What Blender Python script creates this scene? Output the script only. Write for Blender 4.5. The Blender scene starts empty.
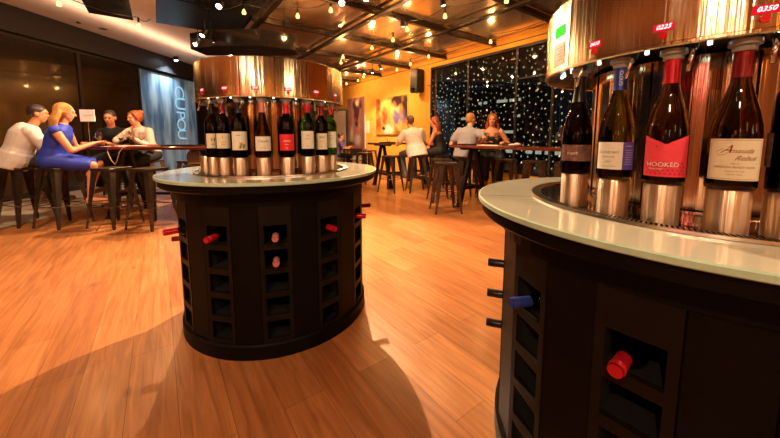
BORD = [(0, .004), (.032, 0), (.0387, .002), (.0398, .008), (.0398, .186), (.0378, .201), (.0295, .216), (.0195, .227), (.0152, .239), (.0143, .262), (.0145, .287), (.0158, .288), (.0158, .298), (.0, .298)]
BURG = [(0, .004), (.035, 0), (.0418, .002), (.0430, .008), (.0430, .128), (.0408, .150), (.0340, .180), (.0243, .207), (.0176, .230), (.0152, .248), (.0146, .287), (.0158, .288), (.0158, .298), (.0, .298)]
import bpy, math, random
from math import pi, sin, cos, radians as R
from mathutils import Vector, Matrix
random.seed(7)
EXPOSURE = 0.12
COL = bpy.context.scene.collection
SC = bpy.context.scene

# ------------------------------------------------------------------ survey helpers (camera station at x=0,y=0,z=1.142)
F, PIT, PY, H = 318., .106, 170.2, 1.142
def ray(x, y):
    a = (x-390)/F; b = -(y-PY)/F
    return Vector((a, cos(PIT)+b*sin(PIT), b*cos(PIT)-sin(PIT)))
def onz(x, y, z):
    r = ray(x, y); return Vector((0, 0, H)) + r*((z-H)/r.z)
def ony(x, y, Y):
    r = ray(x, y); return Vector((0, 0, H)) + r*(Y/r.y)
# right wall frame: U runs along the wall away from the window, V points to the wall
U = Vector((-.588, .809, 0)); V = Vector((.809, .588, 0)); WV = 5.62
def uv(u, v, z=0): return U*u + V*v + Vector((0, 0, z))
def onwall(x, y, v=WV):
    r = ray(x, y); t = v/(r.dot(V)); P = Vector((0, 0, H)) + r*t
    return P.dot(U), P.z
ROT_U = math.atan2(U.y, U.x)            # rotation that turns +X onto U
# left wall frame
LD = Vector((.063, .998, 0)).normalized(); LN = Vector((LD.y, -LD.x, 0))   # LN points into the room
LP = Vector((-6.78, 5.4, 0))
def lw(s, d=0, z=0): return LP + LD*s + LN*d + Vector((0, 0, z))

# ------------------------------------------------------------------ materials
def newmat(name):
    m = bpy.data.materials.new(name); m.use_nodes = True
    nt = m.node_tree; b = nt.nodes['Principled BSDF']
    return m, nt, b
def pm(name, col, rough=.5, metal=0, var=.12, scale=30, bump=0, coat=0, spec=None, stretch=(1,1,1)):
    m, nt, b = newmat(name)
    tc = nt.nodes.new('ShaderNodeTexCoord'); mp = nt.nodes.new('ShaderNodeMapping'); mp.inputs['Scale'].default_value = stretch
    nz = nt.nodes.new('ShaderNodeTexNoise'); nz.inputs['Scale'].default_value = scale; nz.inputs['Detail'].default_value = 4
    cr = nt.nodes.new('ShaderNodeValToRGB')
    cr.color_ramp.elements[0].position = .3; cr.color_ramp.elements[1].position = .7
    cr.color_ramp.elements[0].color = [c*(1-var) for c in col]+[1]; cr.color_ramp.elements[1].color = [min(1, c*(1+var)) for c in col]+[1]
    nt.links.new(tc.outputs['Object'], mp.inputs[0]); nt.links.new(mp.outputs[0], nz.inputs['Vector'])
    nt.links.new(nz.outputs['Fac'], cr.inputs[0]); nt.links.new(cr.outputs[0], b.inputs['Base Color'])
    b.inputs['Roughness'].default_value = rough; b.inputs['Metallic'].default_value = metal
    if coat: b.inputs['Coat Weight'].default_value = coat; b.inputs['Coat Roughness'].default_value = .05
    if spec is not None: b.inputs['Specular IOR Level'].default_value = spec
    if bump:
        bp = nt.nodes.new('ShaderNodeBump'); bp.inputs['Strength'].default_value = bump; bp.inputs['Distance'].default_value = .01
        nt.links.new(nz.outputs['Fac'], bp.inputs['Height']); nt.links.new(bp.outputs[0], b.inputs['Normal'])
    return m
def emis(name, col, s):
    m, nt, b = newmat(name)
    b.inputs['Base Color'].default_value = (*[c*.15 for c in col], 1); b.inputs['Emission Color'].default_value = (*col, 1); b.inputs['Emission Strength'].default_value = s; b.inputs['Specular IOR Level'].default_value = 0
    return m
def wood_floor():
    m, nt, b = newmat('oak_planks'); N = nt.nodes.new; L = nt.links.new
    tc = N('ShaderNodeTexCoord'); mp = N('ShaderNodeMapping'); mp.inputs['Rotation'].default_value = (0, 0, -ROT_U)
    L(tc.outputs['Object'], mp.inputs[0])
    br = N('ShaderNodeTexBrick'); br.inputs['Scale'].default_value = 1; br.inputs['Brick Width'].default_value = 1.25; br.inputs['Row Height'].default_value = .18
    br.inputs['Mortar Size'].default_value = .0012; br.inputs['Color1'].default_value = (.60, .235, .080, 1); br.inputs['Color2'].default_value = (.43, .155, .050, 1)
    br.inputs['Mortar'].default_value = (.2, .08, .03, 1); br.inputs['Bias'].default_value = 0; br.offset = .37
    L(mp.outputs[0], br.inputs['Vector'])
    mp2 = N('ShaderNodeMapping'); mp2.inputs['Scale'].default_value = (1.2, 16, 1); L(mp.outputs[0], mp2.inputs[0])
    nz = N('ShaderNodeTexNoise'); nz.inputs['Scale'].default_value = 2.2; nz.inputs['Detail'].default_value = 8; nz.inputs['Distortion'].default_value = .8; L(mp2.outputs[0], nz.inputs['Vector'])
    cr = N('ShaderNodeValToRGB'); cr.color_ramp.elements[0].position = .32; cr.color_ramp.elements[1].position = .68
    cr.color_ramp.elements[0].color = (.66, .60, .55, 1); cr.color_ramp.elements[1].color = (1.16, 1.18, 1.2, 1); L(nz.outputs['Fac'], cr.inputs[0])
    mp3 = N('ShaderNodeMapping'); mp3.inputs['Scale'].default_value = (1.5, 4, 1); L(mp.outputs[0], mp3.inputs[0])
    kn = N('ShaderNodeTexVoronoi'); kn.inputs['Scale'].default_value = 1.1; L(mp3.outputs[0], kn.inputs['Vector'])
    kr = N('ShaderNodeValToRGB'); kr.color_ramp.elements[0].position = .02; kr.color_ramp.elements[1].position = .09
    kr.color_ramp.elements[0].color = (.3, .2, .15, 1); kr.color_ramp.elements[1].color = (1, 1, 1, 1); L(kn.outputs['Distance'], kr.inputs[0])
    m1 = N('ShaderNodeMixRGB'); m1.blend_type = 'MULTIPLY'; m1.inputs[0].default_value = .85; L(br.outputs['Color'], m1.inputs[1]); L(cr.outputs[0], m1.inputs[2])
    m2 = N('ShaderNodeMixRGB'); m2.blend_type = 'MULTIPLY'; m2.inputs[0].default_value = .7; L(m1.outputs[0], m2.inputs[1]); L(kr.outputs[0], m2.inputs[2])
    L(m2.outputs[0], b.inputs['Base Color'])
    b.inputs['Roughness'].default_value = .3; b.inputs['Coat Weight'].default_value = .25; b.inputs['Coat Roughness'].default_value = .18
    bp = N('ShaderNodeBump'); bp.inputs['Strength'].default_value = .12; bp.inputs['Distance'].default_value = .004; L(nz.outputs['Fac'], bp.inputs['Height']); L(bp.outputs[0], b.inputs['Normal'])
    return m
def brushed(name, col, rough=.22, amp=.35, k=26, aniso=.85):
    """steel whose grain runs upright round a drum: the surface normal wavers with the angle only"""
    m, nt, b = newmat(name); N = nt.nodes.new; L = nt.links.new
    tc = N('ShaderNodeTexCoord'); mp = N('ShaderNodeMapping'); mp.inputs['Scale'].default_value = (k, k, .15); L(tc.outputs['Object'], mp.inputs[0])
    nz = N('ShaderNodeTexNoise'); nz.inputs['Scale'].default_value = 1; nz.inputs['Detail'].default_value = 5; nz.inputs['Roughness'].default_value = .6; L(mp.outputs[0], nz.inputs['Vector'])
    bp = N('ShaderNodeBump'); bp.inputs['Strength'].default_value = amp; bp.inputs['Distance'].default_value = .012; L(nz.outputs['Fac'], bp.inputs['Height']); L(bp.outputs[0], b.inputs['Normal'])
    mp2 = N('ShaderNodeMapping'); mp2.inputs['Scale'].default_value = (160, 160, 1.5); L(tc.outputs['Object'], mp2.inputs[0])
    n2 = N('ShaderNodeTexNoise'); n2.inputs['Scale'].default_value = 1; n2.inputs['Detail'].default_value = 3; L(mp2.outputs[0], n2.inputs['Vector'])
    cr = N('ShaderNodeValToRGB'); cr.color_ramp.elements[0].color = [c*.8 for c in col]+[1]; cr.color_ramp.elements[1].color = [min(1, c*1.15) for c in col]+[1]; L(n2.outputs['Fac'], cr.inputs[0])
    L(cr.outputs[0], b.inputs['Base Color']); b.inputs['Metallic'].default_value = 1; b.inputs['Roughness'].default_value = rough
    tg = N('ShaderNodeTangent'); tg.direction_type = 'RADIAL'; tg.axis = 'Z'; L(tg.outputs[0], b.inputs['Tangent'])
    b.inputs['Anisotropic'].default_value = aniso; b.inputs['Anisotropic Rotation'].default_value = .25
    return m
def glass(name, col, ior=1.45, rough=0.0, spec=.5):
    m, nt, b = newmat(name)
    nz = nt.nodes.new('ShaderNodeTexNoise'); nz.inputs['Scale'].default_value = 12
    mx = nt.nodes.new('ShaderNodeMixRGB'); mx.inputs[1].default_value = (*[c*.9 for c in col], 1); mx.inputs[2].default_value = (*col, 1)
    nt.links.new(nz.outputs['Fac'], mx.inputs[0]); nt.links.new(mx.outputs[0], b.inputs['Base Color'])
    b.inputs['Transmission Weight'].default_value = 1; b.inputs['IOR'].default_value = ior; b.inputs['Roughness'].default_value = rough
    return m
def pane_mat(name, tint, refl=.12, rough=.02):
    m = bpy.data.materials.new(name); m.use_nodes = True; nt = m.node_tree; nt.nodes.clear(); N = nt.nodes.new; L = nt.links.new
    o = N('ShaderNodeOutputMaterial'); t = N('ShaderNodeBsdfTransparent'); t.inputs[0].default_value = (*tint, 1)
    g = N('ShaderNodeBsdfGlossy'); g.inputs['Roughness'].default_value = rough
    nz = N('ShaderNodeTexNoise'); nz.inputs['Scale'].default_value = 2; mr = N('ShaderNodeMapRange'); mr.inputs['To Min'].default_value = refl*.8; mr.inputs['To Max'].default_value = refl*1.2
    x = N('ShaderNodeMixShader'); L(nz.outputs['Fac'], mr.inputs[0]); L(mr.outputs[0], x.inputs[0]); L(t.outputs[0], x.inputs[1]); L(g.outputs[0], x.inputs[2]); L(x.outputs[0], o.inputs[0])
    return m
M = {}
M['floor'] = wood_floor()
M['greyfloor'] = pm('grey_timber', (.50, .42, .32), .4, var=.3, scale=3, stretch=(1, 8, 1))
M['orange'] = pm('orange_plaster', (.86, .44, .06), .7, var=.06, scale=5, bump=.05)
M['white'] = pm('pale_plaster', (.74, .60, .48), .75, var=.04, scale=4)
M['darkwall'] = pm('dark_brown_wall', (.06, .035, .02), .55, var=.2, scale=4)
M['soffit'] = pm('soffit_paint', (.022, .018, .018), .5, var=.15, scale=3)
M['bronze'] = pm('bronze_glass', (.020, .013, .006), .2, metal=.3, var=.6, scale=1.3, coat=.5)
M['mull'] = pm('black_frame', (.012, .011, .011), .35)
M['panel'] = pm('ceiling_metal', (.86, .60, .42), .19, metal=.84, var=.3, scale=1.6)
M['paneldark'] = pm('ceiling_metal_dark', (.03, .03, .034), .22, metal=.6, var=.35, scale=2)
M['beam'] = pm('ceiling_beam', (.035, .024, .018), .35, metal=.5, var=.3, scale=6)
M['black'] = pm('cabinet_black', (.0055, .0032, .0022), .5, var=.25, scale=8, spec=.10)
M['rack'] = pm('rack_black', (.010, .0062, .004), .5, var=.25, scale=8, spec=.14)
M['inside'] = pm('rack_inside', (.006, .005, .005), .7)
M['top'] = pm('back_painted_glass', (.69, .66, .52), .10, var=.03, scale=6, coat=.4)
M['topedge'] = pm('glass_edge', (.50, .66, .48), .3, var=.1, scale=20)
M['seam'] = pm('seam', (.25, .22, .15), .6)
M['drum'] = brushed('brushed_steel_drum', (.95, .68, .42), .24, .9, 9)
M['core'] = brushed('brushed_steel_core', (.66, .47, .34), .12, .30, 20, .6)
M['cup'] = brushed('brushed_steel_cup', (.90, .70, .53), .30, .4, 60)
M['chrome'] = pm('chrome', (.8, .76, .7), .12, metal=1, var=.05)
M['steel'] = pm('drain_steel', (.66, .60, .54), .3, metal=1, var=.15, scale=40)
M['darksteel'] = pm('dark_mirror', (.10, .07, .06), .12, metal=1, var=.2, scale=10)
M['slot'] = pm('slot_black', (.006, .006, .006), .8, spec=.1)
M['red'] = emis('red_display', (.85, .012, .03), .75)
M['digit'] = emis('white_digit', (1, .85, .85), 2.2)
M['redbtn'] = pm('red_button', (.75, .01, .02), .25, var=.08, coat=.6)
M['green'] = emis('green_screen', (.08, .9, .05), 1.0)
M['paper'] = pm('paper_notice', (.75, .52, .36), .6)
M['led'] = emis('cool_led', (.65, 1, .85), 6)
M['stop'] = pm('stopper_plastic', (.32, .29, .26), .35)
M['g_dark'] = glass('bottle_dark', (.12, .09, .02), 1.3)
M['g_green'] = glass('bottle_green', (.06, .30, .03), 1.3)
M['g_olive'] = glass('bottle_olive', (.30, .21, .02), 1.35)
M['g_black'] = glass('bottle_black', (.03, .02, .01), 1.3)
M['wine'] = pm('red_wine', (.025, .004, .006), .12)
M['winepale'] = pm('white_wine', (.45, .42, .06), .12)
M['cream'] = pm('label_cream', (.80, .70, .50), .6, var=.03)
M['creamw'] = pm('label_pale', (.82, .76, .64), .6, var=.03)
M['redl'] = pm('label_red', (.80, .02, .03), .5, var=.05)
M['pinkred'] = pm('label_coral', (.86, .055, .085), .5, var=.06, scale=60)
M['pinkpat'] = pm('label_coral_deep', (.66, .02, .05), .5)
M['brownl'] = pm('label_brown', (.20, .09, .07), .5, var=.5, scale=60)
M['purple'] = pm('label_purple', (.12, .06, .42), .5)
M['ink'] = pm('ink', (.06, .04, .04), .5)
M['inkred'] = pm('ink_maroon', (.28, .03, .03), .5)
M['white_ink'] = pm('white_ink', (.9, .82, .8), .5)
M['yellow'] = pm('label_yellow', (.85, .55, .03), .5)
M['blueink'] = pm('label_blue', (.12, .16, .40), .5)
M['c_red'] = pm('capsule_red', (.62, .012, .03), .28, metal=.35)
M['c_dred'] = pm('capsule_dark_red', (.24, .01, .015), .28, metal=.35)
M['c_pink'] = pm('capsule_pink', (.66, .22, .20), .3, metal=.3)
M['c_black'] = pm('capsule_black', (.015, .012, .012), .3, metal=.3)
M['c_blue'] = pm('capsule_blue', (.03, .06, .36), .3, metal=.35)
M['gun'] = pm('gunmetal_brown', (.15, .115, .085), .30, metal=.85, var=.3, scale=9)
M['tabletop'] = pm('dark_red_timber', (.16, .035, .02), .18, var=.3, scale=8, coat=.5, stretch=(1, 8, 1))
M['iron'] = pm('black_iron', (.02, .015, .013), .4, metal=.6)
M['blackplastic'] = pm('black_plastic', (.010, .009, .009), .5)
M['gloss'] = pm('gloss_black', (.012, .011, .012), .1, var=.2, coat=.6)
M['cord'] = pm('black_cord', (.015, .012, .01), .6)
M['bulb'] = emis('filament_bulb', (1, .45, .10), 5)
M['spotlamp'] = emis('halogen_lamp', (1, .80, .55), 60)
M['fairy'] = emis('fairy_light', (.60, .66, .36), .42)
M['fairyw'] = emis('fairy_warm', (1, .55, .2), 1.5)
M['citylight'] = emis('office_light', (.75, .85, .62), .55)
M['cityblock'] = pm('office_block', (.012, .013, .016), .6)
M['skin'] = pm('skin', (.72, .30, .16), .5, var=.06)
M['skin2'] = pm('skin_tanned', (.62, .24, .11), .5, var=.06)
M['hair_dark'] = pm('hair_dark', (.03, .016, .01), .45, var=.4, scale=60, bump=.4, stretch=(1, 1, .2))
M['hair_gold'] = pm('hair_gold', (.46, .20, .045), .45, var=.35, scale=60, bump=.4, stretch=(1, 1, .2))
M['hair_red'] = pm('hair_red', (.36, .085, .02), .45, var=.35, scale=60, bump=.4, stretch=(1, 1, .2))
M['hair_brown'] = pm('hair_brown', (.13, .06, .03), .45, var=.35, scale=60, bump=.4)
M['hair_sand'] = pm('hair_sandy', (.42, .19, .05), .5, var=.3, scale=60, bump=.3)
M['shirt_white'] = pm('white_cotton', (.74, .66, .58), .8, var=.07, scale=10, bump=.15)
M['shirt_grey'] = pm('grey_cotton', (.27, .25, .26), .8, var=.08, scale=12, bump=.15)
M['shirt_black'] = pm('black_cotton', (.012, .012, .014), .8)
M['knit'] = pm('pale_knit', (.50, .42, .34), .85, var=.12, scale=40, bump=.2)
M['dress_blue'] = pm('royal_blue_cloth', (.02, .04, .42), .6, var=.15, scale=8)
M['dress_black'] = pm('black_cloth', (.010, .009, .009), .7)
M['denim'] = pm('denim', (.10, .13, .20), .8, var=.2, scale=50)
M['darkpants'] = pm('dark_trousers', (.015, .014, .018), .8)
M['purpleshirt'] = pm('purple_shirt', (.09, .05, .16), .8)
M['shoe'] = pm('shoe_leather', (.25, .16, .10), .5)
M['eye'] = pm('eye_dark', (.02, .012, .01), .2)
M['lip'] = pm('lip', (.45, .10, .07), .45)
M['clear'] = pane_mat('drinking_glass', (.92, .9, .86), .18, .03)
M['pane'] = pane_mat('window_glass', (.85, .85, .85), .05, .01)
M['tan'] = pm('tan_strap', (.55, .30, .12), .6)
M['pinkcard'] = pm('card_pink', (.78, .62, .55), .6)
M['greydoor'] = pm('grey_door', (.19, .14, .13), .5)

# ------------------------------------------------------------------ mesh builder
class MB:
    def __init__(s): s.v = []; s.f = []; s.m = []; s.sm = []
    def add(s, vs, fs, mi=0, smooth=False, T=None):
        o = len(s.v)
        s.v += [tuple(T @ Vector(p)) if T else tuple(p) for p in vs]
        for f in fs: s.f.append([i+o for i in f]); s.m.append(mi); s.sm.append(smooth)
        return s
    def box(s, c, d, rz=0, mi=0, T=None, bev=0):
        x, y, z = [k/2 for k in d]
        vs = [Vector((sx*x, sy*y, sz*z)) for sz in (-1, 1) for sx, sy in ((-1, -1), (1, -1), (1, 1), (-1, 1))]
        fs = [(3, 2, 1, 0), (4, 5, 6, 7), (0, 1, 5, 4), (1, 2, 6, 5), (2, 3, 7, 6), (3, 0, 4, 7)]
        if bev:
            # chamfered box: upright edges and both rims
            b = min(bev, x*.45, y*.45, z*.45); ring = [(x-b, -y), (x, -y+b), (x, y-b), (x-b, y), (-x+b, y), (-x, y-b), (-x, -y+b), (-x+b, -y)]
            def inner(p): return (p[0]*(x-b)/x, p[1]*(y-b)/y)
            vs = [Vector((*inner(p), -z)) for p in ring]+[Vector((*p, -z+b)) for p in ring]+[Vector((*p, z-b)) for p in ring]+[Vector((*inner(p), z)) for p in ring]
            fs = [tuple(range(7, -1, -1)), tuple(range(24, 32))]
            for k in range(3):
                for i in range(8): j = (i+1) % 8; fs.append((k*8+i, k*8+j, k*8+8+j, k*8+8+i))
        Rm = Matrix.Translation(Vector(c)) @ Matrix.Rotation(rz, 4, 'Z')
        return s.add([Rm @ p for p in vs], fs, mi, False, T)
    def cone(s, p0, p1, r0, r1=None, n=12, mi=0, caps=True, smooth=True, T=None):
        r1 = r0 if r1 is None else r1
        p0 = Vector(p0); p1 = Vector(p1); q = (p1-p0).to_track_quat('Z', 'Y')
        vs = []
        for p, r in ((p0, r0), (p1, r1)):
            for i in range(n): a = 2*pi*i/n; vs.append(p + q @ Vector((r*cos(a), r*sin(a), 0)))
        s.add(vs, [(i, (i+1) % n, n+(i+1) % n, n+i) for i in range(n)], mi, smooth, T)
        if caps:
            s.add(vs[:n], [tuple(range(n-1, -1, -1))], mi, False, T); s.add(vs[n:], [tuple(range(n))], mi, False, T)
        return s
    def lathe(s, prof, n=32, mi=0, a0=0, a1=2*pi, smooth=True, T=None, c=(0, 0, 0)):
        if smooth is True and len(prof) > 2:
            seg = [prof[0]]
            for i in range(1, len(prof)-1):
                seg.append(prof[i]); u = Vector(prof[i])-Vector(prof[i-1]); w = Vector(prof[i+1])-Vector(prof[i])
                if u.length > 1e-7 and w.length > 1e-7 and u.angle(w) > .62:
                    s.lathe(seg, n, mi, a0, a1, 'seg', T, c); seg = [prof[i]]
            return s.lathe(seg+[prof[-1]], n, mi, a0, a1, 'seg', T, c)
        full = abs(a1-a0-2*pi) < 1e-6; k = n if full else n+1; vs = []
        for r, z in prof:
            for i in range(k): a = a0+(a1-a0)*i/n; vs.append((c[0]+r*cos(a), c[1]+r*sin(a), c[2]+z))
        fs = []
        for j in range(len(prof)-1):
            for i in range(n):
                i2 = (i+1) % k if full else i+1
                fs.append((j*k+i, j*k+i2, (j+1)*k+i2, (j+1)*k+i))
        return s.add(vs, fs, mi, bool(smooth), T)
    def tube(s, pts, r, n=8, mi=0, T=None, closed=False):
        pts = [Vector(p) for p in pts]; vs = []; N = len(pts); rr = r if isinstance(r, (list, tuple)) else [r]*N
        for i, p in enumerate(pts):
            d = (pts[min(i+1, N-1)]-pts[max(i-1, 0)]).normalized(); q = d.to_track_quat('Z', 'Y')
            for j in range(n): a = 2*pi*j/n; vs.append(p+q @ Vector((rr[i]*cos(a), rr[i]*sin(a), 0)))
        fs = [(i*n+j, i*n+(j+1) % n, (i+1)*n+(j+1) % n, (i+1)*n+j) for i in range(N-1) for j in range(n)]
        fs += [tuple(range(n-1, -1, -1)), tuple((N-1)*n+j for j in range(n))]
        return s.add(vs, fs, mi, True, T)
    def ball(s, c, r, n=12, m=8, mi=0, T=None):
        if not isinstance(r, (tuple, list)): r = (r, r, r)
        vs = [(c[0], c[1], c[2]-r[2])]
        for j in range(1, m):
            t = pi*j/m
            for i in range(n): a = 2*pi*i/n; vs.append((c[0]+r[0]*sin(t)*cos(a), c[1]+r[1]*sin(t)*sin(a), c[2]-r[2]*cos(t)))
        vs.append((c[0], c[1], c[2]+r[2])); e = len(vs)-1; fs = []
        for i in range(n):
            j = (i+1) % n; fs.append((0, 1+j, 1+i)); fs.append((e, 1+(m-2)*n+i, 1+(m-2)*n+j))
            for k in range(m-2): fs.append((1+k*n+i, 1+k*n+j, 1+(k+1)*n+j, 1+(k+1)*n+i))
        return s.add(vs, fs, mi, True, T)
    def cap(s, p0, p1, r0, r1, n=12, T=None):      # tapered limb with round ends
        s.cone(p0, p1, r0, r1, n, T=T); s.ball(p0, r0, n, 8, T=T); return s.ball(p1, r1, n, 8, T=T)
    def mesh(s, name, mats):
        me = bpy.data.meshes.new(name); me.from_pydata(s.v, [], s.f)
        for m in (mats if isinstance(mats, (list, tuple)) else [mats]): me.materials.append(m)
        me.polygons.foreach_set('material_index', s.m); me.polygons.foreach_set('use_smooth', s.sm); me.update(); return me
    def build(s, name, mats, parent=None, loc=None, rz=0):
        o = bpy.data.objects.new(name, s.mesh(name, mats)); COL.objects.link(o)
        if parent: o.parent = parent
        if loc is not None: o.location = loc
        o.rotation_euler[2] = rz
        return o
def tag(o, label=None, cat=None, group=None, kind=None):
    if label: o['label'] = label
    if cat: o['category'] = cat
    if group: o['group'] = group
    if kind: o['kind'] = kind
    return o
def thing(name, label, cat, loc=(0, 0, 0), rz=0, group=None):
    o = bpy.data.objects.new(name, None); COL.objects.link(o); o.location = loc; o.rotation_euler[2] = rz; o.empty_display_size = .1
    return tag(o, label, cat, group)
def struct(o): o['kind'] = 'structure'; return o
def kids(o): return [c for c in COL.objects if c.parent == o]
def dup(root, loc, rz, label, group=None):
    r = root.copy(); COL.objects.link(r); r.location = loc; r.rotation_euler[2] = rz; r['label'] = label
    if group: r['group'] = group
    for ch in kids(root):
        c = ch.copy(); COL.objects.link(c); c.parent = r
        for g in kids(ch): d = g.copy(); COL.objects.link(d); d.parent = c
    return r
def text_mb(mb, s, size, fn, mi=0, align='CENTER', shear=0, extr=0):
    """flat lettering, each vertex moved by fn(x, y) onto the surface that carries it"""
    cu = bpy.data.curves.new('t', 'FONT'); cu.body = s; cu.size = size; cu.align_x = align; cu.align_y = 'CENTER'; cu.shear = shear; cu.resolution_u = 3
    ob = bpy.data.objects.new('t', cu); COL.objects.link(ob); bpy.context.view_layer.update()
    me = ob.to_mesh(); vs = [fn(v.co.x, v.co.y) for v in me.vertices]; fs = [tuple(p.vertices) for p in me.polygons]
    mb.add(vs, fs, mi); ob.to_mesh_clear(); bpy.data.objects.remove(ob); bpy.data.curves.remove(cu)
def cylfn(r, ang, z0):
    return lambda x, y: (r*cos(ang+x/r), r*sin(ang+x/r), z0+y)

# ================================================================== SETTING
ZC = 3.02
# floor
mb = MB(); mb.box((0, 5.2, -.05), (18, 17, .1)); struct(mb.build('floor', M['floor']))
mb = MB(); a = lw(-4, .02); b = lw(8, .02); w = 2.0
mb.add([a+Vector((0, 0, .003)), a+LN*w+Vector((0, 0, .003)), b+LN*w+Vector((0, 0, .003)), b+Vector((0, 0, .003))], [(0, 1, 2, 3)])
mb.add([a+LN*w, a+LN*(w+.03), b+LN*(w+.03), b+LN*w], [(0, 1, 2, 3)], 1, T=Matrix.Translation((0, 0, .004)))
struct(mb.build('trim_1', [M['greyfloor'], M['steel']]))
# left wall: bronze glazed panels, deep dark soffit above, pale ceiling over it
mb = MB()
for k, (s0, s1) in enumerate(((-4, 1.55), (1.62, 3.08))):
    c = (lw(s0)+lw(s1))/2; mb.box((c.x, c.y, 1.53), (s1-s0, .06, 2.86), math.atan2(LD.y, LD.x))
struct(mb.build('wall_left', M['bronze']))
mb = MB(); c = lw(1.585); mb.box((c.x, c.y, 1.5), (.07, .10, 2.9), math.atan2(LD.y, LD.x))
for s in (-2.2, 3.11, 5.3): c = lw(s); mb.box((c.x, c.y, 1.5), (.05, .09, 2.9), math.atan2(LD.y, LD.x))
c = lw(1, .03); mb.box((c.x, c.y, .05), (10, .05, .1), math.atan2(LD.y, LD.x))
c = lw(1, .03); mb.box((c.x, c.y, 2.93), (10, .05, .05), math.atan2(LD.y, LD.x))
struct(mb.build('trim_2', M['mull']))
mb = MB(); c = lw(1.6, .05); mb.box((c.x, c.y, 3.195), (11.6, .16, .46), math.atan2(LD.y, LD.x)); struct(mb.build('trim_3', M['soffit']))
# ceiling slab
mb = MB(); mb.box((0, 5.2, 3.47), (18, 17, .1)); struct(mb.build('ceiling', M['white']))
# right wall with the window opening: u from 6.12 down to 1.2, z .42 .. 2.84
WU1, _ = onwall(431, 68); WU0 = 1.0; ZB, ZT = .42, 2.84
mb = MB()
def wallbox(u0, u1, z0, z1, v0=WV, th=.2, mbx=None, mi=0):
    c = uv((u0+u1)/2, v0+th/2, (z0+z1)/2); (mbx or mb).box(c, (abs(u1-u0), th, z1-z0), ROT_U, mi)
wallbox(WU1, 13.2, 0, 3.45); wallbox(-6, WU0, 0, 3.45); wallbox(WU0, WU1, 0, ZB); wallbox(WU0, WU1, ZT, 3.45)
struct(mb.build('wall_right', M['orange']))
# picture rail lines above the window
mb = MB(); wallbox(-2, 12.6, 2.93, 2.942, WV-.012, .012, mb); wallbox(-2, 12.6, .0, .09, WV-.015, .015, mb); struct(mb.build('baseboard_right', M['beam']))
# window frame and panes
mb = MB()
wallbox(WU0, WU1, ZT-.05, ZT, WV-.01, .1, mb); wallbox(WU0, WU1, ZB, ZB+.05, WV-.03, .14, mb)
wallbox(WU1-.05, WU1, ZB, ZT, WV-.01, .1, mb); wallbox(WU0, WU0+.05, ZB, ZT, WV-.01, .1, mb)
win = struct(mb.build('window_1', M['mull']))
for x in (467.5, 515.5, 552):
    u, _ = onwall(x, 100); q = MB(); wallbox(u-.022, u+.022, ZB+.05, ZT-.05, WV+.0, .06, q); q.build('mullion', M['soffit'], win)
u2, _ = onwall(516, 100); q = MB(); wallbox(WU0+.05, u2-.03, 2.22, 2.25, WV+.01, .05, q); q.build('transom', M['soffit'], win)
q = MB(); wallbox(WU0+.05, WU1-.05, ZB+.05, ZT-.05, WV+.07, .006, q); q.build('glass_pane', M['pane'], win)
# wall_back and the wall behind the camera
mb = MB(); mb.box((-3.6, 12.75, 1.72), (8.2, .15, 3.45)); struct(mb.build('wall_back', M['darkwall']))
mb = MB(); mb.box((0, -3.2, 1.72), (18, .15, 3.45)); struct(mb.build('wall_front', pm('warm_brown_wall', (.42, .17, .05), .6)))
mb = MB(); mb.box((8.9, 0, 1.72), (.15, 8, 3.45)); struct(mb.build('wall_side', M['orange']))
# grey door at the back, by the end of the orange wall
mb = MB(); mb.box((-1.78, 11.45, 1.02), (.42, .07, 2.04)); dr = struct(mb.build('door_1', M['greydoor']))
mb = MB(); mb.box((-1.78, 11.5, 1.05), (.5, .05, 2.12)); mb.build('door_frame', M['mull'], dr)
mb = MB(); mb.cone((-1.63, 11.40, 1.0), (-1.63, 11.36, 1.0), .02); mb.build('door_handle', M['chrome'], dr)

# suspended ceiling: reflective metal panels in a grid of dark beams
PU = [0.07+1.335*k for k in range(-3, 11)]          # beam lines along V
PV = [0.05+1.335*k for k in range(-1, 5)]           # beam lines along U
mb = MB(); md = MB()
for i in range(len(PU)-1):
    for j in range(2, len(PV)-1):
        u0, u1, v0, v1 = PU[i], PU[i+1], PV[j], PV[j+1]
        if j == 2 and u0 > 6.7 and u0 < 9: pass
        g = .045; c = uv((u0+u1)/2, (v0+v1)/2, ZC+random.uniform(0, .012)); 
        mb.box(c, (u1-u0-2*g, v1-v0-2*g, .02), ROT_U)
    if u1 < 7:
        g = .045; md.box(uv((u0+u1)/2, (PV[1]+PV[2])/2, ZC), (u1-u0-2*g*(i % 2), PV[2]-PV[1]-2*g, .02), ROT_U)
md.box(uv((-3+6.80)/2, -.465, ZC), (9.8, .53, .02), ROT_U)
c = uv(5.45, 5.0+.45, ZC)
for i in range(len(PU)-1):                          # narrow strip of panels against the orange wall
    u0, u1 = PU[i], PU[i+1]; mb.box(uv((u0+u1)/2, (5.39+5.57)/2, ZC), (u1-u0-.05, .18, .02), ROT_U)
struct(mb.build('trim_60', M['panel'])); struct(md.build('trim_61', M['paneldark']))
for k, u in enumerate(PU):
    if u > 12: continue
    v0 = 1.3
    q = MB(); q.box(uv(u, (v0+5.55)/2, ZC-.07), (.06, 5.55-v0, .05), ROT_U); q.box(uv(u, (v0+5.55)/2, ZC-.035), (.02, 5.55-v0, .05), ROT_U)
    struct(q.build('trim_%d' % (10+k), M['beam']))
for k, v in enumerate(PV[2:5]):
    q = MB(); u1 = 12 if v > 1.5 else 8.2; q.box(uv((u1-4)/2, v, ZC-.115), (u1+4, .08, .035), ROT_U); struct(q.build('trim_%d' % (30+k), M['beam']))

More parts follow.
